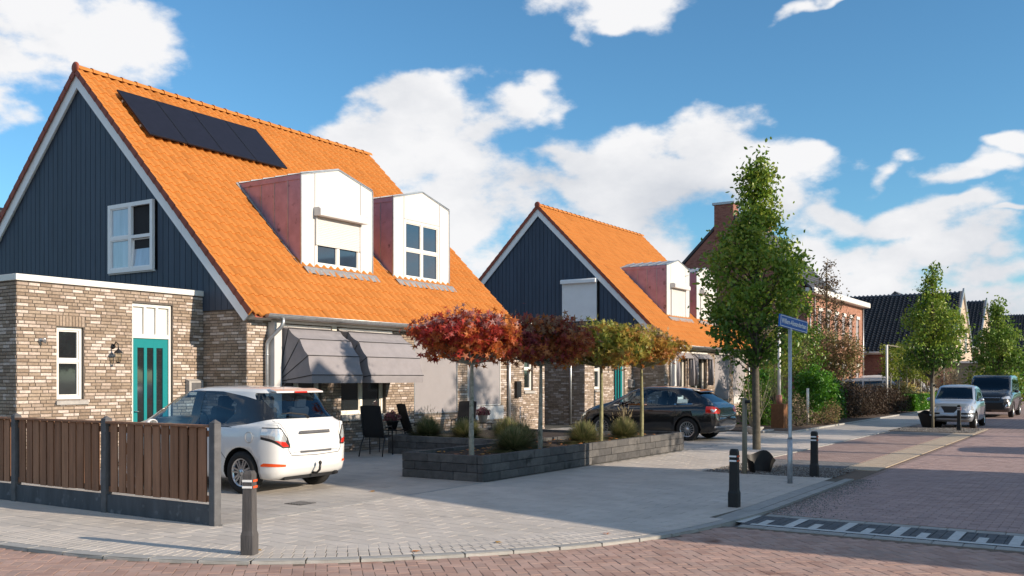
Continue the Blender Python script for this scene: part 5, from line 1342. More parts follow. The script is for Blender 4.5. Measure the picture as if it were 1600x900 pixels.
    # wheels, interior, fittings
    for i, ax_ in enumerate(sp['axles']):
        for s_ in (1,-1):
            wt = bpy.data.objects.new('wheel', None); COL.objects.link(wt); wt.parent = t; wt.empty_display_size = .1
            wheel(wt, ax_, s_*(Wd/2-.115), R_, .20, s_, sp.get('spokes', 8))
    bz = sp['bot'][len(sp['bot'])//2][1]; mb = MB(); iw = Wd/2-.16; bl = interp(sp['belt'], 0)
    ia, ib = sp['cabin']; mb.poly([(ia,-iw,bz+.12),(ib,-iw,bz+.12),(ib,iw,bz+.12),(ia,iw,bz+.12),(ia,-iw,bl-.08),(ib,-iw,bl-.03),(ib,iw,bl-.03),(ia,iw,bl-.08)], [(0,1,2,3),(0,4,5,1),(2,6,7,3),(1,5,6,2),(0,3,7,4)])
    mb.box(ib-.35,-iw,bl-.12,ib,iw,bl-.03); mb.build('interior', 'interior', t)
    for (sx_, kind) in sp['seats']:
        for sy in (-1,1):
            mb = MB(); yy = sy*iw*.5; mb.obox((sx_+.05,yy,bl-.32), (1,0,0), (0,1,0), (0,0,1), .24, .22, .08); mb.obox((sx_-.24,yy,bl-.05), Vector((-.2,0,1)).normalized(), (0,1,0), Vector((1,0,.2)).normalized(), .33, .21, .06); mb.obox((sx_-.33,yy,bl+.34), Vector((-.15,0,1)).normalized(), (0,1,0), Vector((1,0,.15)).normalized(), .095, .125, .045)
            mb.build('seat', 'seat_cloth', t, bevel=.03)
    mb = MB(); n_ = 18; c = Vector((ib-.50, iw*.5, bl+.02)); mb.tube([c+Vector((.05*math.sin(a)*-.6, .18*math.cos(a), .17*math.sin(a))) for a in np.linspace(0, 2*math.pi, n_)], .014, 6, caps=False); mb.tube([c, c+Vector((.25,0,-.10))], .03, 6); mb.build('steering_wheel', 'seat_cloth', t)
    mx_, mz = sp['mirror']
    for s_ in (1,-1):
        mb = MB(); mb.lathe((mx_,s_*(Wd/2+.075),mz), [(.001,-.07),(.055,-.06),(.078,-.01),(.078,.03),(.06,.04)], 12, axis='x'); mo = mb.build('mirror', paint, t); mo.data.transform(Matrix.Translation((mx_,s_*(Wd/2+.075),mz)) @ Matrix.Diagonal((1,1.25,.85,1)) @ Matrix.Translation((-mx_,-s_*(Wd/2+.075),-mz)) )
        if True: mo.data.transform(Matrix.Translation((2*mx_,0,0)) @ Matrix.Diagonal((-1,1,1,1))); mo.data.flip_normals()
        q = MB(); q.tube([(mx_+.01,s_*(Wd/2-.06),mz-.05),(mx_,s_*(Wd/2+.05),mz-.01)], .018, 6); q.build('mirror_arm', 'black_plastic', mo)
    return t
WH = dict(reach=1.8, L=3.885, W=1.695, R=.300, axles=(-1.255+.02, 1.255+.02), cabin=(-1.55,.75), wrap=.30, seats=((-.02,0),(-.95,1)), mirror=(.66,.95), spokes=7,
  bot=[(-1.95,.40),(-1.90,.27),(-1.75,.20),(-1.0,.185),(1.2,.18),(1.8,.20),(1.95,.30)],
  top=[(-1.95,.62),(-1.925,.80),(-1.90,.90),(-1.86,1.00),(-1.77,1.045),(-1.66,1.20),(-1.52,1.40),(-1.50,1.455),(-1.2,1.485),(-.6,1.50),(-.1,1.495),(.2,1.455),(.55,1.31),(.95,1.10),(1.15,1.00),(1.5,.93),(1.78,.80),(1.90,.68),(1.95,.52)],
  belt=[(-1.95,.98),(-1.5,.985),(-.5,.945),(.6,.90),(1.1,.88),(1.5,.80),(1.95,.60)],
  half=[(-1.95,.66),(-1.935,.76),(-1.89,.84),(-1.80,.915),(-1.62,.97),(-1.2,1.0),(1.2,1.0),(1.5,.97),(1.75,.88),(1.88,.76),(1.95,.6)],
  roof=[(-1.95,.64),(-1.6,.60),(-1.2,.66),(0,.72),(.6,.75),(1.0,.78),(1.6,.7),(1.95,.5)],
  cuts=[('side_window','car_glass','y',0,[(.88,.955),(.66,.945),(.62,1.12)],-.004),('side_window','car_glass','y',0,[(.66,.94),(-.05,.935),(-.03,1.415),(.12,1.42),(.38,1.35),(.61,1.19)],-.004),('side_window','car_glass','y',0,[(-.25,.937),(-.80,.955),(-1.0,1.12),(-.97,1.26),(-.74,1.37),(-.22,1.412)],-.004),
   ('window_pillar','paint_dark','y',0,[(1.02,.955),(.66,.925),(-.86,.925),(-1.30,.975),(-1.72,1.05),(-1.62,1.18),(-1.48,1.29),(-1.12,1.36),(-.60,1.43),(-.1,1.44),(.16,1.435),(.42,1.36),(.70,1.20)],-.001),
   ('rear_window','car_glass','x',-1,[(-.70,1.05),(.70,1.05),(.66,1.20),(.56,1.41),(-.56,1.41),(-.66,1.20)],-.005),
   ('windscreen','car_glass','x',1,[(-.66,1.02),(.66,1.02),(.55,1.40),(.2,1.425),(-.2,1.425),(-.55,1.40)],-.005),
   ('tail_light_strip','lamp_red','xm',-1,[(.60,.735),(.555,.675),(.64,.67),(.74,.76)],.004),('tail_light','lamp_clear','xm',-1,[(.90,.93),(.66,.92),(.57,.78),(.60,.735),(.74,.76),(.90,.87)],.003),('tail_light_seal','black_plastic','xm',-1,[(.92,.945),(.65,.935),(.545,.78),(.525,.655),(.65,.65),(.92,.855)],.001),
   ('reflector','orange_reflector','xm',-1,[(.80,.445),(.60,.425),(.60,.395),(.82,.40)],.004),
   ('headlight','lamp_clear','xm',1,[(.80,.80),(.50,.72),(.42,.62),(.78,.64)],.004)],
  rear_seams=[[(.66,1.03),(.545,.82),(.56,.62),(.50,.545),(0,.53)]],
  seams=[[(-.66,.93),(-.70,.70),(-1.0,.42)],[(.24,.93),(.22,.45),(.2,.25)],[(.95,.90),(.98,.6),(.85,.3)],[(-1.02,.93),(-.70,.93)]])
BK = dict(reach=1.9, L=4.33, W=1.79, R=.318, axles=(-1.30-.02, 1.30-.02+.02), cabin=(-1.6,.7), seats=((-.1,0),(-1.0,1)), mirror=(.62,.98), spokes=15,
  bot=[(-2.17,.42),(-2.1,.28),(-1.9,.22),(-1.1,.18),(1.3,.18),(1.95,.22),(2.17,.34)],
  top=[(-2.17,.66),(-2.15,.80),(-2.12,.90),(-2.06,.99),(-1.97,1.04),(-1.78,1.16),(-1.50,1.33),(-1.34,1.40),(-1.0,1.45),(-.5,1.48),(0,1.48),(.35,1.42),(.8,1.20),(1.15,1.03),(1.6,.94),(1.95,.80),(2.1,.68),(2.17,.5)],
  belt=[(-2.17,.97),(-1.6,.985),(-.6,.945),(.6,.89),(1.2,.86),(1.7,.78),(2.17,.6)],
  half=[(-2.17,.78),(-2.14,.87),(-2.05,.94),(-1.85,.98),(-1.4,1.0),(1.4,1.0),(1.8,.95),(2.05,.84),(2.17,.6)],
  roof=[(-2.17,.7),(-1.6,.66),(-1.0,.71),(0,.74),(.7,.76),(1.2,.8),(1.8,.7),(2.17,.5)],
  cuts=[('side_window','car_glass','y',0,[(.88,.965),(-.02,.95),(-.02,1.35),(.32,1.33),(.55,1.22)],-.004),('side_window','car_glass','y',0,[(-.09,.955),(-.92,.985),(-.92,1.33),(-.5,1.375),(-.09,1.37)],-.004),
   ('side_window','car_glass','y',0,[(-.98,.99),(-1.42,1.03),(-1.34,1.12),(-1.15,1.23),(-.98,1.29)],-.004),('window_trim','chrome','y',0,[(.95,.945),(-1.45,1.005),(-1.45,1.022),(.95,.96)],.002),
   ('rear_window','privacy_glass','x',-1,[(-.64,1.06),(.64,1.06),(.50,1.35),(-.50,1.35)],-.005),('windscreen','car_glass','x',1,[(-.68,1.02),(.68,1.02),(.56,1.38),(-.56,1.38)],-.005),
   ('tail_light','lamp_red','xm',-1,[(.92,.96),(.62,.93),(.50,.84),(.60,.75),(.92,.77)],.004),('bumper_trim','chrome','x',-1,[(-.80,.37),(.80,.37),(.80,.42),(-.80,.42)],.004),
   ('headlight','lamp_clear','xm',1,[(.85,.80),(.48,.72),(.42,.64),(.85,.66)],.004)],
  rear_seams=[[(.66,1.04),(.60,.95)],[(.50,.84),(.52,.60),(0,.58)]],
  seams=[[(-.95,.94),(-1.0,.70),(-1.15,.5)],[(-.05,.94),(-.05,.45),(-.08,.24)],[(.95,.90),(1.0,.6),(.85,.3)]])
SV = dict(L=3.50, W=1.53, R=.275, axles=(-1.17, 1.21), cabin=(-1.4,.7), seats=((-.02,0),(-.85,1)), mirror=(.68,.98), spokes=7, reach=1.7,
  bot=[(-1.75,.38),(-1.6,.24),(-1.0,.2),(1.0,.2),(1.6,.22),(1.75,.30)],
  top=[(-1.75,.9),(-1.70,1.1),(-1.55,1.35),(-1.40,1.44),(-.6,1.49),(0,1.485),(.25,1.44),(.55,1.24),(.88,1.00),(1.2,.93),(1.5,.86),(1.64,.74),(1.72,.60),(1.75,.50)],
  belt=[(-1.75,.95),(0,.93),(.8,.88),(1.3,.80),(1.75,.52)],
  half=[(-1.75,.85),(-1.6,.95),(-1.0,1.0),(1.0,1.0),(1.4,.96),(1.62,.90),(1.72,.82),(1.75,.72)],
  roof=[(-1.75,.72),(0,.76),(.5,.79),(.9,.80),(1.5,.76),(1.75,.6)],
  cuts=[('side_window','car_glass','y',0,[(.82,.95),(.02,.95),(.02,1.36),(.30,1.36)],-.004),('side_window','car_glass','y',0,[(-.04,.95),(-.85,.97),(-.95,1.32),(-.04,1.38)],-.004),
   ('windscreen','privacy_glass','x',1,[(-.60,1.00),(.60,1.00),(.50,1.405),(-.50,1.405)],-.005),
   ('headlight','lamp_clear','xm',1,[(.73,.79),(.42,.76),(.36,.68),(.44,.62),(.73,.63)],.005),('grille','black_plastic','x',1,[(-.33,.76),(.33,.76),(.22,.60),(.20,.54),(-.20,.54),(-.22,.60)],-.004),
   ('bumper_strip','black_plastic','xm',1,[(.74,.54),(.34,.54),(.34,.48),(.74,.48)],.004),('lower_intake','black_plastic','x',1,[(-.62,.43),(.62,.43),(.58,.345),(-.58,.345)],-.004),
   ('tail_light','lamp_red','xm',-1,[(.74,.90),(.60,.90),(.60,.62),(.74,.62)],.004)],
  seams=[[(-.0,.92),(0,.5),(0,.25)],[(.9,.88),(.92,.55),(.8,.3)]])
VN = dict(L=4.95, W=1.92, R=.34, axles=(-1.6, 1.62), cabin=(-2.0,1.2), seats=((.4,0),(-.6,1)), mirror=(1.22,1.15), spokes=10, reach=2.0,
  bot=[(-2.48,.40),(-2.3,.26),(-1.0,.22),(1.6,.22),(2.3,.24),(2.48,.34)],
  top=[(-2.48,1.0),(-2.46,1.4),(-2.40,1.75),(-2.30,1.86),(-1.5,1.90),(.4,1.90),(.85,1.86),(1.15,1.70),(1.55,1.34),(1.75,1.20),(2.1,1.12),(2.34,.98),(2.45,.80),(2.48,.6)],
  belt=[(-2.48,1.12),(0,1.12),(1.2,1.08),(1.7,1.02),(2.1,.95),(2.48,.65)],
  half=[(-2.48,.88),(-2.4,.95),(-2.0,1.0),(1.7,1.0),(2.1,.96),(2.35,.90),(2.45,.82),(2.48,.72)],
  roof=[(-2.48,.80),(-1,.80),(.8,.82),(1.3,.84),(1.8,.82),(2.48,.7)],
  cuts=[('side_window','privacy_glass','y',0,[(1.45,1.15),(.55,1.15),(.55,1.68),(.98,1.68)],-.004),('side_window','privacy_glass','y',0,[(.48,1.15),(-.75,1.15),(-.75,1.68),(.48,1.70)],-.004),('side_window','privacy_glass','y',0,[(-.85,1.15),(-2.2,1.15),(-2.15,1.66),(-.85,1.68)],-.004),
   ('windscreen','privacy_glass','x',1,[(-.80,1.20),(.80,1.20),(.68,1.78),(-.68,1.78)],-.005),('grille','black_plastic','x',1,[(-.48,.86),(.48,.86),(.44,.74),(-.44,.74)],.003),('grille_trim','chrome','x',1,[(-.50,.88),(.50,.88),(.50,.865),(-.50,.865)],.006),
   ('headlight','lamp_clear','xm',1,[(.90,.97),(.54,.90),(.54,.82),(.90,.84)],.005),('fog_light_surround','chrome','xm',1,[(.90,.70),(.74,.62),(.66,.42),(.86,.44)],.004),('lower_intake','black_plastic','x',1,[(-.60,.66),(.60,.66),(.56,.36),(-.56,.36)],-.003),
   ('tail_light','lamp_red','xm',-1,[(.92,1.4),(.80,1.4),(.80,.95),(.92,.95)],.004)],
  seams=[[(.52,1.12),(.52,.6),(.5,.26)],[(1.5,1.1),(1.45,.7),(1.25,.35)],[(-.8,1.12),(-.8,.6),(-.85,.28)]])
RZ90 = math.pi/2
wc = make_car('parked_car', 'white hatchback parked nose to the house behind the brown fence', 'car', WH, 'paint_white', (10.44, 12.21, 0), RZ90+math.radians(1.0))
wc.scale = (1, 1, 1.055)
# fittings of the white car: local x forward, y left
def on(par, nm, m_, fn, **k): q = MB(); fn(q); return q.build(nm, m_, par, **k)
on(wc, 'spoiler', 'paint_white', lambda q: q.prism([(-1.40,-.56,1.475),(-1.63,-.50,1.435),(-1.64,-.50,1.41),(-1.42,-.56,1.44)], (0,1.0,0)) or q, bevel=.008)
on(wc, 'brake_light', 'lamp_red', lambda q: q.box(-1.652,-.13,1.412,-1.636,.13,1.434))
on(wc, 'rear_wiper', 'black_plastic', lambda q: q.tube([(-1.80,.0,1.06),(-1.79,.06,1.10),(-1.755,.34,1.13),(-1.74,.50,1.12)], [.022,.016,.012,.006], 6))
on(wc, 'tailgate_trim', 'post_concrete', lambda q: q.prism([(-1.92,-.33,.88),(-1.945,-.30,.845),(-1.93,-.33,.835)], (0,.63,0)))
on(wc, 'plate_recess', 'post_concrete', lambda q: q.box(-1.962,-.33,.57,-1.93,.33,.60))
on(wc, 'tow_hook', 'black_metal', lambda q: q.tube([(-1.85,0,.27),(-1.97,0,.27),(-2.03,0,.32),(-2.04,0,.40)], .018, 8).lathe((-2.04,0,.42), [(.001,-.03),(.025,-.015),(.025,.01),(.001,.03)], 8))
on(wc, 'antenna', 'black_plastic', lambda q: q.tube([(-1.25,.0,1.49),(-1.38,0,1.62)], [.008,.003], 5))
on(wc, 'exhaust_underside', 'black_metal', lambda q: q.box(-1.85,-.55,.20,-1.2,.55,.28).tube([(-1.7,-.5,.24),(-1.92,-.5,.24)], .025, 8))
for s_ in (1,-1):
    on(wc, 'door_handle', 'paint_white', lambda q: q.tube([(-.53,s_*.838,.83),(-.50,s_*.865,.835),(-.38,s_*.865,.838),(-.34,s_*.84,.84)], .012, 6))
on(wc, 'fuel_flap_seam', 'concrete', lambda q: q.tube([(-1.42+.075*math.cos(a_), .843, .80+.075*math.sin(a_)) for a_ in np.linspace(0, 6.283, 21)], .005, 4, caps=False))
bc = make_car('parked_car', 'black hatchback with red tail lights parked in front of the second house', 'car', BK, 'paint_black', (25.38, 11.38, 0), RZ90)
on(bc, 'spoiler', 'paint_black', lambda q: q.prism([(-1.33,-.52,1.405),(-1.57,-.50,1.35),(-1.58,-.50,1.33),(-1.34,-.52,1.365)], (0,1.02,0)), bevel=.006)
on(bc, 'tailgate_trim', 'chrome', lambda q: q.box(-2.165,-.45,.73,-2.14,.45,.745))
for s_ in (1,-1):
    on(bc, 'tail_light_lens', 'lamp_clear', lambda q: q.prism([(-2.06,s_*.80,.84),(-2.03,s_*.84,.88),(-1.98,s_*.87,.86),(-2.04,s_*.84,.79)], (-.05,0,0)))
    on(bc, 'door_handle', 'paint_black', lambda q: q.tube([(-.30,s_*.885,.83),(-.27,s_*.915,.835),(-.15,s_*.915,.838),(-.11,s_*.887,.84)], .012, 6))
on(bc, 'antenna', 'black_plastic', lambda q: q.tube([(-1.1,.0,1.47),(-1.22,0,1.56)], [.008,.003], 5))
on(bc, 'exhaust_underside', 'black_metal', lambda q: q.box(-2.0,-.6,.22,-1.2,.6,.30))
sc = make_car('parked_car', 'small silver car facing the camera behind the far black bollard', 'car', SV, 'paint_silver', (37.55, 5.02, -.01), math.pi)
on(sc, 'grille_bar', 'paint_silver', lambda q: q.prism([(1.745,.28,.74),(1.745,.34,.74),(1.765,.22,.52),(1.765,.10,.52)], (.012,0,0)))
vn = make_car('van', 'black passenger van parked behind the small silver car', 'van', VN, 'paint_dark', (49.3, 5.05, -.01), math.pi)
make_car('parked_car', 'grey car seen over the brown hedge in front of the black roofed house', 'car', dict(VN, L=4.4, top=[(a*.888, b*.93) for a, b in VN['top']], cuts=[(n_, m_, a, s_, [(p*.888 if a == 'y' else p, z*.93) for p, z in pl], o) for n_, m_, a, s_, pl, o in VN['cuts']], belt=[(a*.888, b*.93) for a, b in VN['belt']], bot=[(a*.888, b) for a, b in VN['bot']], half=[(a*.888, b) for a, b in VN['half']], roof=[(a*.888, b) for a, b in VN['roof']], axles=(-1.4,1.4), cabin=(-1.8,1.0), seams=()), 'paint_grey', (63.0, 13.2, 0), -RZ90+.2)
pv = copy_tree(vn); pv.location = (66.5, 12.4, .05); pv.rotation_euler = (0,0,-RZ90+.15); pv['label'] = 'pale grey van behind the grey car at the black roofed house'
for c_ in kids(pv):
    if c_.name.startswith('body'): c_.data = c_.data.copy(); c_.data.materials[[m_.name for m_ in c_.data.materials].index('paint_dark')] = M['paint_white']
fc = copy_tree(bc); fc.location = (84, 5.6, 0); fc.rotation_euler = (0,0,0); fc['label'] = 'distant dark car with red tail lights at the right edge of the street'
oc = copy_tree(sc); oc.location = (26.6, -1.25, 0); oc.rotation_euler = (0,0,0.02); oc['label'] = 'silver car parked across the street outside the view'
# ================================================================== PLANTS
# the row of flat-topped autumn trees in the planter
ENV_R = [(2.12,.62),(2.17,.92),(2.28,1.06),(2.48,1.08),(2.58,.95),(2.64,.70),(2.78,.45)]
def aut(lo_bias):
    def f(p, ct, r):
        t = .15+.35*ct+.2*r.random(); h_ = (p[2]-2.0)/.9
        if h_ < .35 and r.random() < .6: t = r.uniform(.5,.72)      # orange undersides
        elif h_ > .62 and r.random() < .45: t = r.uniform(.78,1)
        return min(1, max(0, t+lo_bias))
    return f
for i, (x, y, lm, lab, bk, gr) in enumerate(((13.2,9.3,'leaf_red','flat-topped tree with bright red and orange leaves, nearest in the planter row','bark_pale',1),(15.55,9.35,'leaf_purple','flat-topped tree with dark purple red leaves, second in the planter row','bark_pale',1),
        (18.05,9.35,'leaf_turning','flat-topped tree with green and yellow leaves, third in the planter row','bark_green',1),(19.85,9.25,'leaf_turning','flat-topped tree with olive and orange leaves, at the far end of the planter','bark_green',1))):
    tree('sweetgum_tree', lab, 'tree', (x, y, 0), ENV_R, 105, 5200, .128, 'star', lm, bk, .047, 2.5, 60+i, sig=.10, droop=.9, up=.25, group='flat-topped trees in the raised planter', zlow=1.95, lean=0, sx=.93, sy=.92, outer=.45, tintf=aut(0 if i < 3 else .10) if i != 2 else (lambda p, ct, r: min(1, max(0, ct*.4+.35*r.random()+(.2 if p[2] < 2.25 else -.0)))))
# upright street trees
ENV_S = [(2.0,.20),(2.2,.62),(2.55,.86),(3.0,.98),(3.6,.98),(4.0,.80),(4.4,.50),(4.8,.34),(5.2,.22),(5.6,.11),(5.85,.03)]
def gt(p, ct, r): return min(1, max(0, .12+.4*ct+.45*r.random()+(.14 if p[2] > 2.8 else -.16)))  # lower crown darker, top brighter: crown shade put into the leaf tint
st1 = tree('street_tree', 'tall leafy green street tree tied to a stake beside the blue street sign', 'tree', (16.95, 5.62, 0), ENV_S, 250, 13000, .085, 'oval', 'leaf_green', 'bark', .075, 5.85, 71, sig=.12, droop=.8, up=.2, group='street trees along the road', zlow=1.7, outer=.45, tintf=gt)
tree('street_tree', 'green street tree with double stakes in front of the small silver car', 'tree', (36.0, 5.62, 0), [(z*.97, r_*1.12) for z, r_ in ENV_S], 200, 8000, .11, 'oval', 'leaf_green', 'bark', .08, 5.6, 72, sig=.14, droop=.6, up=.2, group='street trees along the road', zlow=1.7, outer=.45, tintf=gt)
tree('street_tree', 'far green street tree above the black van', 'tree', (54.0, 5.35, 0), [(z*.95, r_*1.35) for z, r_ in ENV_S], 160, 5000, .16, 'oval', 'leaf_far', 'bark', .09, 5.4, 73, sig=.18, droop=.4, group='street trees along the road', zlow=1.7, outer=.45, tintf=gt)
def stake(x, y, h, label, lean=0):
    mb = MB(); mb.tube([(0,0,0),(lean,0,h)], [.048,.044], 10); o = mb.build('tree_stake', 'stake_wood', loc=(x, y, 0)); tag(o, label, 'stake')
    q = MB(); q.tube([(0,-.05,h-.10),(.0,-.05,h-.04)], .055, 8); q.build('tie_strap', 'black_plastic', o)
stake(16.62, 5.72, 1.36, 'grey wooden stake left of the big street tree trunk')
stake(35.6, 5.55, 1.55, 'pale wooden stake in front of the street tree by the silver car')
# black rubber watering collar folded at the foot of the big tree
def water_bag(x, y, rz, label, s=1):
    mb = MB(); n_ = 22; v = []
    for k in range(n_+1):
        a = -1.3+(4.9)*k/n_; r_ = .27; dz = .04*math.sin(3*a)
        for j, (q, z) in enumerate(((.86,.0),(1.0,.10),(1.12,.24+dz),(1.30,.33+dz*1.5))):
            v.append((r_*q*math.cos(a)*s, r_*q*math.sin(a)*s, z*s+(.10*max(0, math.cos(a-1.2)) if j == 3 else 0)))
    mb.poly(v, [(k*4+j, k*4+4+j, k*4+5+j, k*4+1+j) for k in range(n_) for j in range(3)], .5, True)
    o = mb.build('watering_collar', 'black_plastic', loc=(x, y, 0)); o.rotation_euler = (0,0,rz); tag(o, label, 'watering collar')
water_bag(17.03, 5.57, -.6, 'black rubber watering collar standing open at the foot of the big street tree', .78)
water_bag(36.0, 5.65, 0, 'black rubber watering collar around the street tree by the silver car', 1.3)
# grasses in the planters
gl = [(14.75,9.45,.46,.42,'big round grass clump nearest the front of the planter'),(15.9,10.0,.42,.42,'green and brown grass clump right behind the second tree trunk'),(17.4,9.42,.45,.42,'round grass clump between the second and third tree trunk'),(19.35,9.45,.42,.42,'bright tawny grass clump between the last two tree trunks'),
      (17.45,11.35,.46,.44,'grass clump in the rear planter behind the front grasses'),(17.45,12.45,.45,.42,'dark green grass clump in the middle of the rear planter'),(17.4,13.5,.42,.42,'green grass clump with feathery plumes beside the garden chairs')]
for i, (x, y, R_, H_, lab) in enumerate(gl):
    o = grass_mesh(2600, R_*1.08, H_*1.12, 80+i, 40 if i in (3,6,1) else 0).build('ornamental_grass', 'grass_clump', loc=(x, y, .36)); tag(o, lab, 'grass clump', 'round grass clumps in the planters')
# potted heathers, pots, garden chairs and tables
def pot_plant(x, y, z, label, R_=.14, m='black_plastic'):
    t = thing('potted_heather', label, 'potted plant', (x, y, z), 0, 'potted heathers on the garden tables')
    mb = MB(); mb.lathe((0,0,0), [(.001,0),(R_*.7,0),(R_,.17),(R_*1.06,.175),(R_*1.06,.20),(R_*.92,.20),(R_*.9,.17),(.001,.17)], 18); mb.build('pot', m, t)
    pts = []; r = random.Random(int(x*10)); tn = []
    for _ in range(900):
        a = r.random()*6.28; e_ = r.random()**.6; d = .20*e_; pts.append((d*math.cos(a), d*math.sin(a), .20+r.uniform(.0,.22)*(1.1-e_*.5))); tn.append(r.random())
    scatter('foliage', pts, tn, .045, 'tri', 'heather', t, 3, -.6, .4)
def chair(x, y, rz, label):
    t = thing('garden_chair', label, 'chair', (x, y, 0), rz, 'black high-backed garden chairs')      # faces +x
    for s_ in (-1,1):
        mb = MB(); mb.tube([(.26,s_*.27,0),(.24,s_*.27,.42),(.22,s_*.27,.60),(.10,s_*.28,.645),(-.22,s_*.28,.62)], .013, 7); mb.tube([(-.40,s_*.27,0),(-.30,s_*.26,.25),(-.16,s_*.25,.42)], .013, 7); mb.build('leg', 'black_metal', t)
        mb = MB(); mb.tube([(.27,s_*.235,.43),(.0,s_*.235,.40),(-.20,s_*.235,.42),(-.32,s_*.235,.75),(-.42,s_*.225,1.10)], .014, 7); mb.build('side_rail', 'black_metal', t)
        mb = MB(); mb.box(-.2,s_*.28-.022,.635,.16,s_*.28+.022,.655); mb.build('armrest', 'black_metal', t, bevel=.006)
    pr = [(.27,.44),(.13,.40),(0,.395),(-.14,.41),(-.205,.46),(-.26,.60),(-.32,.78),(-.37,.95),(-.415,1.10)]
    mb = MB(); v = []
    for (a, b) in pr:
        for k in range(5): v.append((a-.0, -.225+.45*k/4, b+(.012*math.sin(math.pi*k/4) if b > 1.0 else -.008*math.sin(math.pi*k/4))))
    n_ = len(v); v += [(a+.006, b, c+.010) for a, b, c in v]
    fs = [(i*5+k, i*5+k+1, (i+1)*5+k+1, (i+1)*5+k) for i in range(len(pr)-1) for k in range(4)]; mb.poly(v, fs+[tuple(q+n_ for q in f[::-1]) for f in fs], .5, True); mb.build('seat_sling', 'mesh_cloth', t)
chair(16.15, 13.95, .35, 'black garden chair with its back to the white car, left of the potted heather')
chair(17.75, 13.75+.35, -.45, 'black garden chair right of the potted heather, beside the rear planter')
def table(x, y, label, s=.25):
    t = thing('garden_table', label, 'table', (x, y, 0), .2, 'small black garden tables')
    mb = MB(); mb.box(-s,-s,.50,s,s,.525); mb.build('table_top', 'black_metal', t, bevel=.006)
    for a in (-1,1):
        for b in (-1,1): mb = MB(); mb.tube([(a*(s-.03),b*(s-.03),0),(a*(s-.04),b*(s-.04),.50)], .012, 6); mb.build('leg', 'black_metal', t)
table(17.15, 14.35, 'small black table between the two front garden chairs'); pot_plant(17.15, 14.35, .527, 'dark pot of red heather between the two front garden chairs')
chair(20.0, 14.35, 3.5, 'folding black chair behind the rear planter, left of the pale pot')
table(21.3, 14.5, 'black table behind the rear planter under the second screen'); pot_plant(21.1, 14.5, .527, 'pale pot of pink heather behind the rear planter', .13, 'concrete')
mb = MB(); mb.tube([(0,0,0),(0,0,.82)], .014, 6); mb.tube([(-.05,0,.78),(.10,0,.80)], .012, 6); tag(mb.build('garden_tap', 'zinc', loc=(25.2, 15.9, 0)), 'thin standing garden tap against the right extension of the first house', 'tap')
# bare twiggy shrub in a grey pot by the black car, stone slab, wood block with white post
def twiggy():
    t = thing('potted_shrub', 'bare twiggy shrub with a few yellow leaves in a low pot behind the black car', 'shrub', (28.6, 9.55, 0)); mb = MB(); r = random.Random(8)
    mb.lathe((0,0,0), [(.001,0),(.17,0),(.20,.10),(.30,.20),(.30,.23),(.25,.23),(.001,.2)], 18); mb.build('pot', 'concrete', t); mb = MB(); pts = []
    for _ in range(34):
        a = r.random()*6.28; l_ = r.uniform(1.1,2.0); sp_ = r.uniform(.05,.42); P_ = [(.08*math.cos(a),.08*math.sin(a),.2)]
        for k in range(1,6): P_.append((P_[-1][0]+sp_*l_/6*math.cos(a)+r.gauss(0,.03), P_[-1][1]+sp_*l_/6*math.sin(a)+r.gauss(0,.03), .2+l_*k/6*1.0))
        mb.tube(P_, [.012,.010,.008,.007,.005,.003], 4, caps=False)
        for p in P_[2:]:
            for _ in range(3): pts.append((p[0]+r.gauss(0,.06), p[1]+r.gauss(0,.06), p[2]+r.gauss(0,.06)))
    mb.build('stem', 'stake_wood', t); scatter('foliage', pts, [r.random() for _ in pts], .06, 'oval', 'leaf_lime', t, 5)
twiggy()
mb = MB(); mb.box(-.55,-.10,0,.55,.10,.07); o = mb.build('stone_slab', 'concrete', loc=(29.9, 9.6, .0), bevel=.01); tag(o, 'narrow concrete slab lying on the soil right of the potted shrub', 'slab')
t = thing('wooden_post_base', 'square rust brown wooden planter box holding a white pole', 'planter box', (32.3, 9.9, 0)); mb = MB(); mb.box(-.22,-.22,0,.22,.22,.85); mb.build('box', 'rust_wood', t, bevel=.01)
mb = MB(); mb.tube([(0,0,.85),(0,0,1.15)], .10, 10); mb.build('socket', 'red_brick', t); mb = MB(); mb.tube([(0,0,1.1),(0,0,3.6)], .055, 10); mb.build('pole', 'white_paint', t)
mb = MB(); mb.tube([(0,0,0),(0,0,1.35)], .05, 8); tag(mb.build('garden_post', 'cream_paint', loc=(35.8, 9.9, 0)), 'short white garden post among the green shrubs', 'post')
# garden shrubs, left to right along the far kerb
B = [(1.0)]
def env_dome(h, r_): return [(.05,r_*.75),(h*.3,r_),(h*.6,r_*.92),(h*.85,r_*.6),(h,r_*.15)]
def env_col(h, r_): return [(.05,r_*.9),(h*.4,r_),(h*.75,r_*.6),(h,r_*.08)]
bush('conifer', 'narrow yellow green conifer beside the white pole', 'conifer', (33.4, 10.4, 0), env_col(2.9,.50), 120, 4200, .08, 'needle', 'thuja', 91, sig=.09, up=0, droop=-.8)
bush('grey_shrub', 'wispy grey leaved shrub at the foot of the conifer', 'shrub', (33.6, 9.6, 0), env_dome(1.1,.6), 60, 1000, .05, 'tri', 'dry_grass', 92, sig=.12)
for i, (x, y, h_, r_, m_, lab) in enumerate(((34.4,11.2,2.0,.8,'leaf_laurel','bushy green shrub behind the sign pole, left of the white post'),(36.6,10.1,2.0,.62,'leaf_laurel','bright green laurel right of the white post'),(38.4,10.3,2.15,.85,'leaf_laurel','widest bright green laurel in the middle of the bed'),(40.3,10.5,1.9,.8,'leaf_laurel','dark green laurel at the right end of the green shrubs'))):
    bush('laurel_shrub', lab, 'shrub', (x, y, 0), env_dome(h_, r_), 130, 5200, .11, 'oval', m_, 100+i, sig=.14, group='green shrubs in the garden bed', droop=.3)
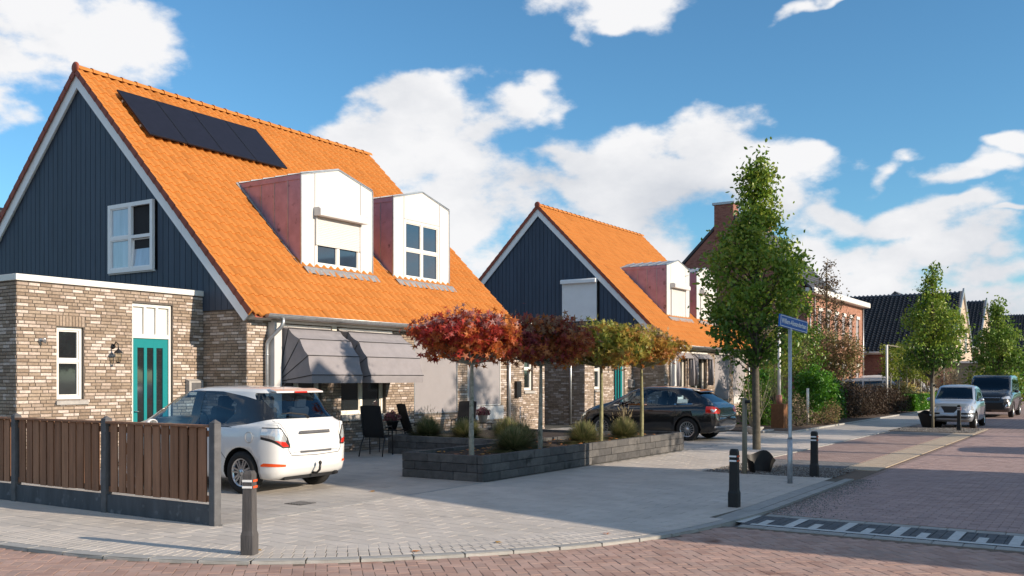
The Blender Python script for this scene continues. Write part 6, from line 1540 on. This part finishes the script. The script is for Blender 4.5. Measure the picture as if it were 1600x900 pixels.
bush('low_plant', 'low tan and green tuft at the edge of the garden bed', 'plant', (35.4, 9.25, 0), env_dome(.6,.5), 40, 900, .06, 'tri', 'leaf_mixed', 111, sig=.1)
bush('low_plant', 'rust tinted small shrub under the laurels by the kerb', 'plant', (36.9, 9.35, 0), env_dome(.9,.38), 40, 900, .07, 'tri', 'leaf_mixed', 112, sig=.1)
for i, (x, y, h_, r_, lab) in enumerate(((42.0,10.2,1.35,.85,'dark brown shrub next to the laurels, nearest of the brown hedge'),(44.0,10.1,1.3,.95,'dark brown shrub second along the garden kerb'),(46.2,10.0,1.45,1.0,'tallest dark brown shrub in the middle of the brown hedge'),(48.4,9.9,1.3,1.0,'dark brown shrub fourth along the kerb'),(50.4,9.8,1.2,.9,'last dark brown shrub before the clipped green hedge'))):
    bush('brown_shrub', lab, 'shrub', (x, y, 0), env_dome(h_, r_), 130, 4600, .075, 'tri', 'leaf_darkbrown', 120+i, sig=.14, group='dark brown shrubs along the kerb')
# small staked and espaliered trees in the garden
tree('screen_tree', 'young yellow green tree on a thin pale stem behind the sign pole', 'tree', (38.6, 12.0, 0), [(1.8,.6),(2.3,1.0),(3.2,1.05),(3.7,.6)], 70, 2600, .11, 'oval', 'leaf_lime', 'bark_green', .045, 2.8, 131, sig=.16, group='small trees in the garden bed', zlow=1.6)
tree('screen_tree', 'green and russet screen tree left of the brown tree', 'tree', (42.3, 12.2, 0), [(1.7,.7),(2.2,1.15),(3.5,1.15),(4.2,.6)], 80, 2800, .12, 'oval', 'leaf_green', 'bark_green', .045, 2.9, 132, sig=.18, group='small trees in the garden bed', zlow=1.6)
tree('screen_tree', 'russet and green trained tree on a stem with wooden stakes', 'tree', (46.5, 11.6, 0), [(1.75,.9),(2.1,1.3),(3.4,1.35),(3.9,.8)], 110, 4200, .12, 'oval', 'leaf_mixed', 'bark_green', .05, 3.6, 133, sig=.17, group='small trees in the garden bed', zlow=1.8, sx=.55, sy=1.0)
for i, (dx, dy) in enumerate(((-.3,.35),(-.2,-.05),(.1,-.4))): stake(46.5+dx, 11.6+dy, 1.55, ('left','middle','right')[i]+' wooden stake around the trained russet tree')
tree('brown_tree', 'tall sparse tree with brown drying leaves in front of the red brick house', 'tree', (50.5, 13.0, 0), [(.9,.9),(1.8,1.7),(3.2,1.75),(4.6,1.5),(5.8,1.0),(6.8,.55),(7.6,.25),(8.0,.05)], 210, 5600, .12, 'oval', 'leaf_brown', 'bark', .09, 7.9, 134, sig=.16, zlow=1.2, outer=.35)
bush('cream_shrub', 'cream yellow hydrangea mound in front of the white frame', 'shrub', (53.6, 9.9, 0), env_dome(1.5,1.0), 90, 3200, .13, 'tri', 'hydrangea_cream', 141, sig=.13)
bush('cream_shrub', 'cream yellow hydrangea mound right of the first, below the trained trees', 'shrub', (56.2, 9.9, 0), env_dome(1.35,1.0), 80, 2800, .13, 'tri', 'hydrangea_cream', 142, sig=.13)
bush('tall_grass', 'beige ornamental grass behind the clipped hedge', 'ornamental grass', (62, 9.7, 0), [(.1,1.4),(1.0,1.7),(2.0,1.5),(2.4,.8)], 80, 3600, .28, 'needle', 'dry_grass', 143, sig=.3, up=0, droop=-1.5)
# clipped box hedge
t = thing('clipped_hedge', 'low clipped bright green hedge along the far kerb', 'hedge', (0,0,0)); r = random.Random(150); pts = []; tn = []
for _ in range(15000):
    x, y, z = r.uniform(52.2,64), r.uniform(8.95,9.75), r.uniform(.05,.85); k = r.random()
    if k < .35: z = .85+r.gauss(0,.02)
    elif k < .7: y = 8.95+r.gauss(0,.03)
    elif k < .8: x = 52.2+r.gauss(0,.03)
    pts.append((x,y,z)); tn.append(min(1, max(0, .3+.5*r.random())))
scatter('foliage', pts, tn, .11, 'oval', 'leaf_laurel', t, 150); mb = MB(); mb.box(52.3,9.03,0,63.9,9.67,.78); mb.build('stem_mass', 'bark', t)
# white frame with the trained lime trees behind
t = thing('trellis_frame', 'white metal garden frame with post and top bar holding the trained trees', 'frame', (0,0,0))
mb = MB(); mb.tube([(48.9,9.7,0),(48.9,9.7,3.35)], .055, 8); mb.build('post', 'white_paint', t); mb = MB(); mb.tube([(48.9,9.7,3.35),(64,9.9,3.35)], .035, 6); mb.build('top_bar', 'stake_wood', t)
for i in range(6):
    x = 50.6+2.1*i
    tree('trained_tree', ('lime green trained tree directly right of the white frame post','second lime green trained tree from the white frame post','third lime green trained tree along the frame','fourth lime green trained tree along the frame','fifth lime green trained tree along the frame','last lime green trained tree at the end of the frame')[i], 'tree', (x, 9.85, 0), [(1.75,.8),(1.9,1.0),(3.2,1.0),(3.35,.8)], 50, 1500, .12, 'oval', 'leaf_lime', 'cream_paint' if 0 else 'bark_pale', .05, 3.0, 160+i, sig=.14, group='trained lime green trees along the garden frame', zlow=1.75, sx=1, sy=.35)
# greenery at the far right end of the street and a distant belt closing the horizon
bush('far_shrub', 'bright green palm-like shrub at the right edge above the far parked car', 'shrub', (62.5, 6.6, 0), env_dome(2.7,1.6), 90, 3200, .2, 'oval', 'leaf_lime', 170, sig=.25)
bush('far_shrub', 'yellow green shrub far down the street behind the van', 'shrub', (76, 7.8, 0), env_dome(2.9,2.2), 90, 3200, .22, 'oval', 'leaf_laurel', 171, sig=.3)
bush('far_shrub', 'dark green shrub at the foot of the farthest house', 'shrub', (98, 7.5, 0), env_dome(4.0,2.4), 90, 3000, .3, 'oval', 'leaf_far', 172, sig=.35)
r = random.Random(181); pts = []; tn = []
for i in range(70):
    a = -10+i*2.6; cx, cy = 170+r.uniform(-10,10), -60+i*2.6; hh = r.uniform(5,8.5); ct = r.random()
    for _ in range(330):
        u_, w_ = r.gauss(0,1.8), r.gauss(0,1.8); z = hh*(1-abs(r.gauss(0,.42))); pts.append((cx+u_, cy+w_, max(.2, z))); tn.append(min(1, ct*.5+.4*r.random()))
for i in range(60):
    cx, cy = 20+i*3.0, 75+r.uniform(-8,8); hh = r.uniform(4,6.5); ct = r.random()
    for _ in range(260): pts.append((cx+r.gauss(0,2.0), cy+r.gauss(0,1.8), max(.2, hh*(1-abs(r.gauss(0,.42)))))); tn.append(min(1, ct*.5+.4*r.random()))
tag(scatter('distant_trees', pts, tn, .75, 'oval', 'leaf_far', None, 9), 'distant belt of trees closing the view behind the houses', 'trees', kind='stuff')
# the fence and hedge between the two plots
# ================================================================== ACROSS THE STREET (outside the view; it throws the shadows)
def opposite(x0, x1, xm, y0, y1, eave, ridge, label):
    t = thing('house_across', label, 'house', (0,0,0))
    xr = xm+1.1; zr_ = ridge-.9*1.1      # right side shaped to let sun reach the street tree; low flat annex beyond
    mb = MB(); mb.prism([(x0+.3,y1,0),(xr,y1,0),(xr,y1,zr_-.3),(xm,y1,ridge-.3),(x0+.3,y1,eave)], (0,-(y1-y0),0)); mb.box(xr+.01,y0,0,x1,y1-.2,4.0); mb.build('wall', 'clinker', t, fixn=True)
    mb = MB(); mb.prism([(x0,y1+.2,eave),(xm,y1+.2,ridge),(xr+.1,y1+.2,zr_),(xr+.1,y1+.2,zr_-.2),(xm,y1+.2,ridge-.28),(x0,y1+.2,eave-.2)], (0,-(y1-y0+.4),0)); mb.build('roof', 'slate', t, fixn=True)
    for k in (-1.8, .6):
        fr = MB(); fr.box(xm+k,y1,1.0,xm+k+1.2,y1+.05,2.4); f = fr.build('window_frame', 'white_paint', t); q = MB(); q.box(xm+k+.08,y1+.05,1.08,xm+k+1.12,y1+.06,2.32); q.build('pane', 'pane_dark', f)
opposite(10.76, 20.6, 17.2, -16, -5.3, 3.35, 9.05, 'dark roofed house across the street, outside the view on the right')
opposite(38.2, 47.0, 43.5, -17, -6, 3.9, 9.2, 'second dark roofed house across the street, outside the view')
for i, (x, y, l_) in enumerate(((24.6,-7.0,'high crowned tree across the street nearest the opposite house, outside the view'),(28.2,-8,'high crowned tree across the street beside the silver car, outside the view'),(33.5,-9.5,'high crowned tree across the street farther along, outside the view'))):
    tree('tree_across', l_, 'tree', (x, y, 0), [(5.2,.8),(6.2,1.9),(7.6,1.9),(9.0,1.1),(9.8,.3)], 90, 2600, .22, 'oval', 'leaf_green', 'bark', .14, 9, 190+i, sig=.35, zlow=4.5)
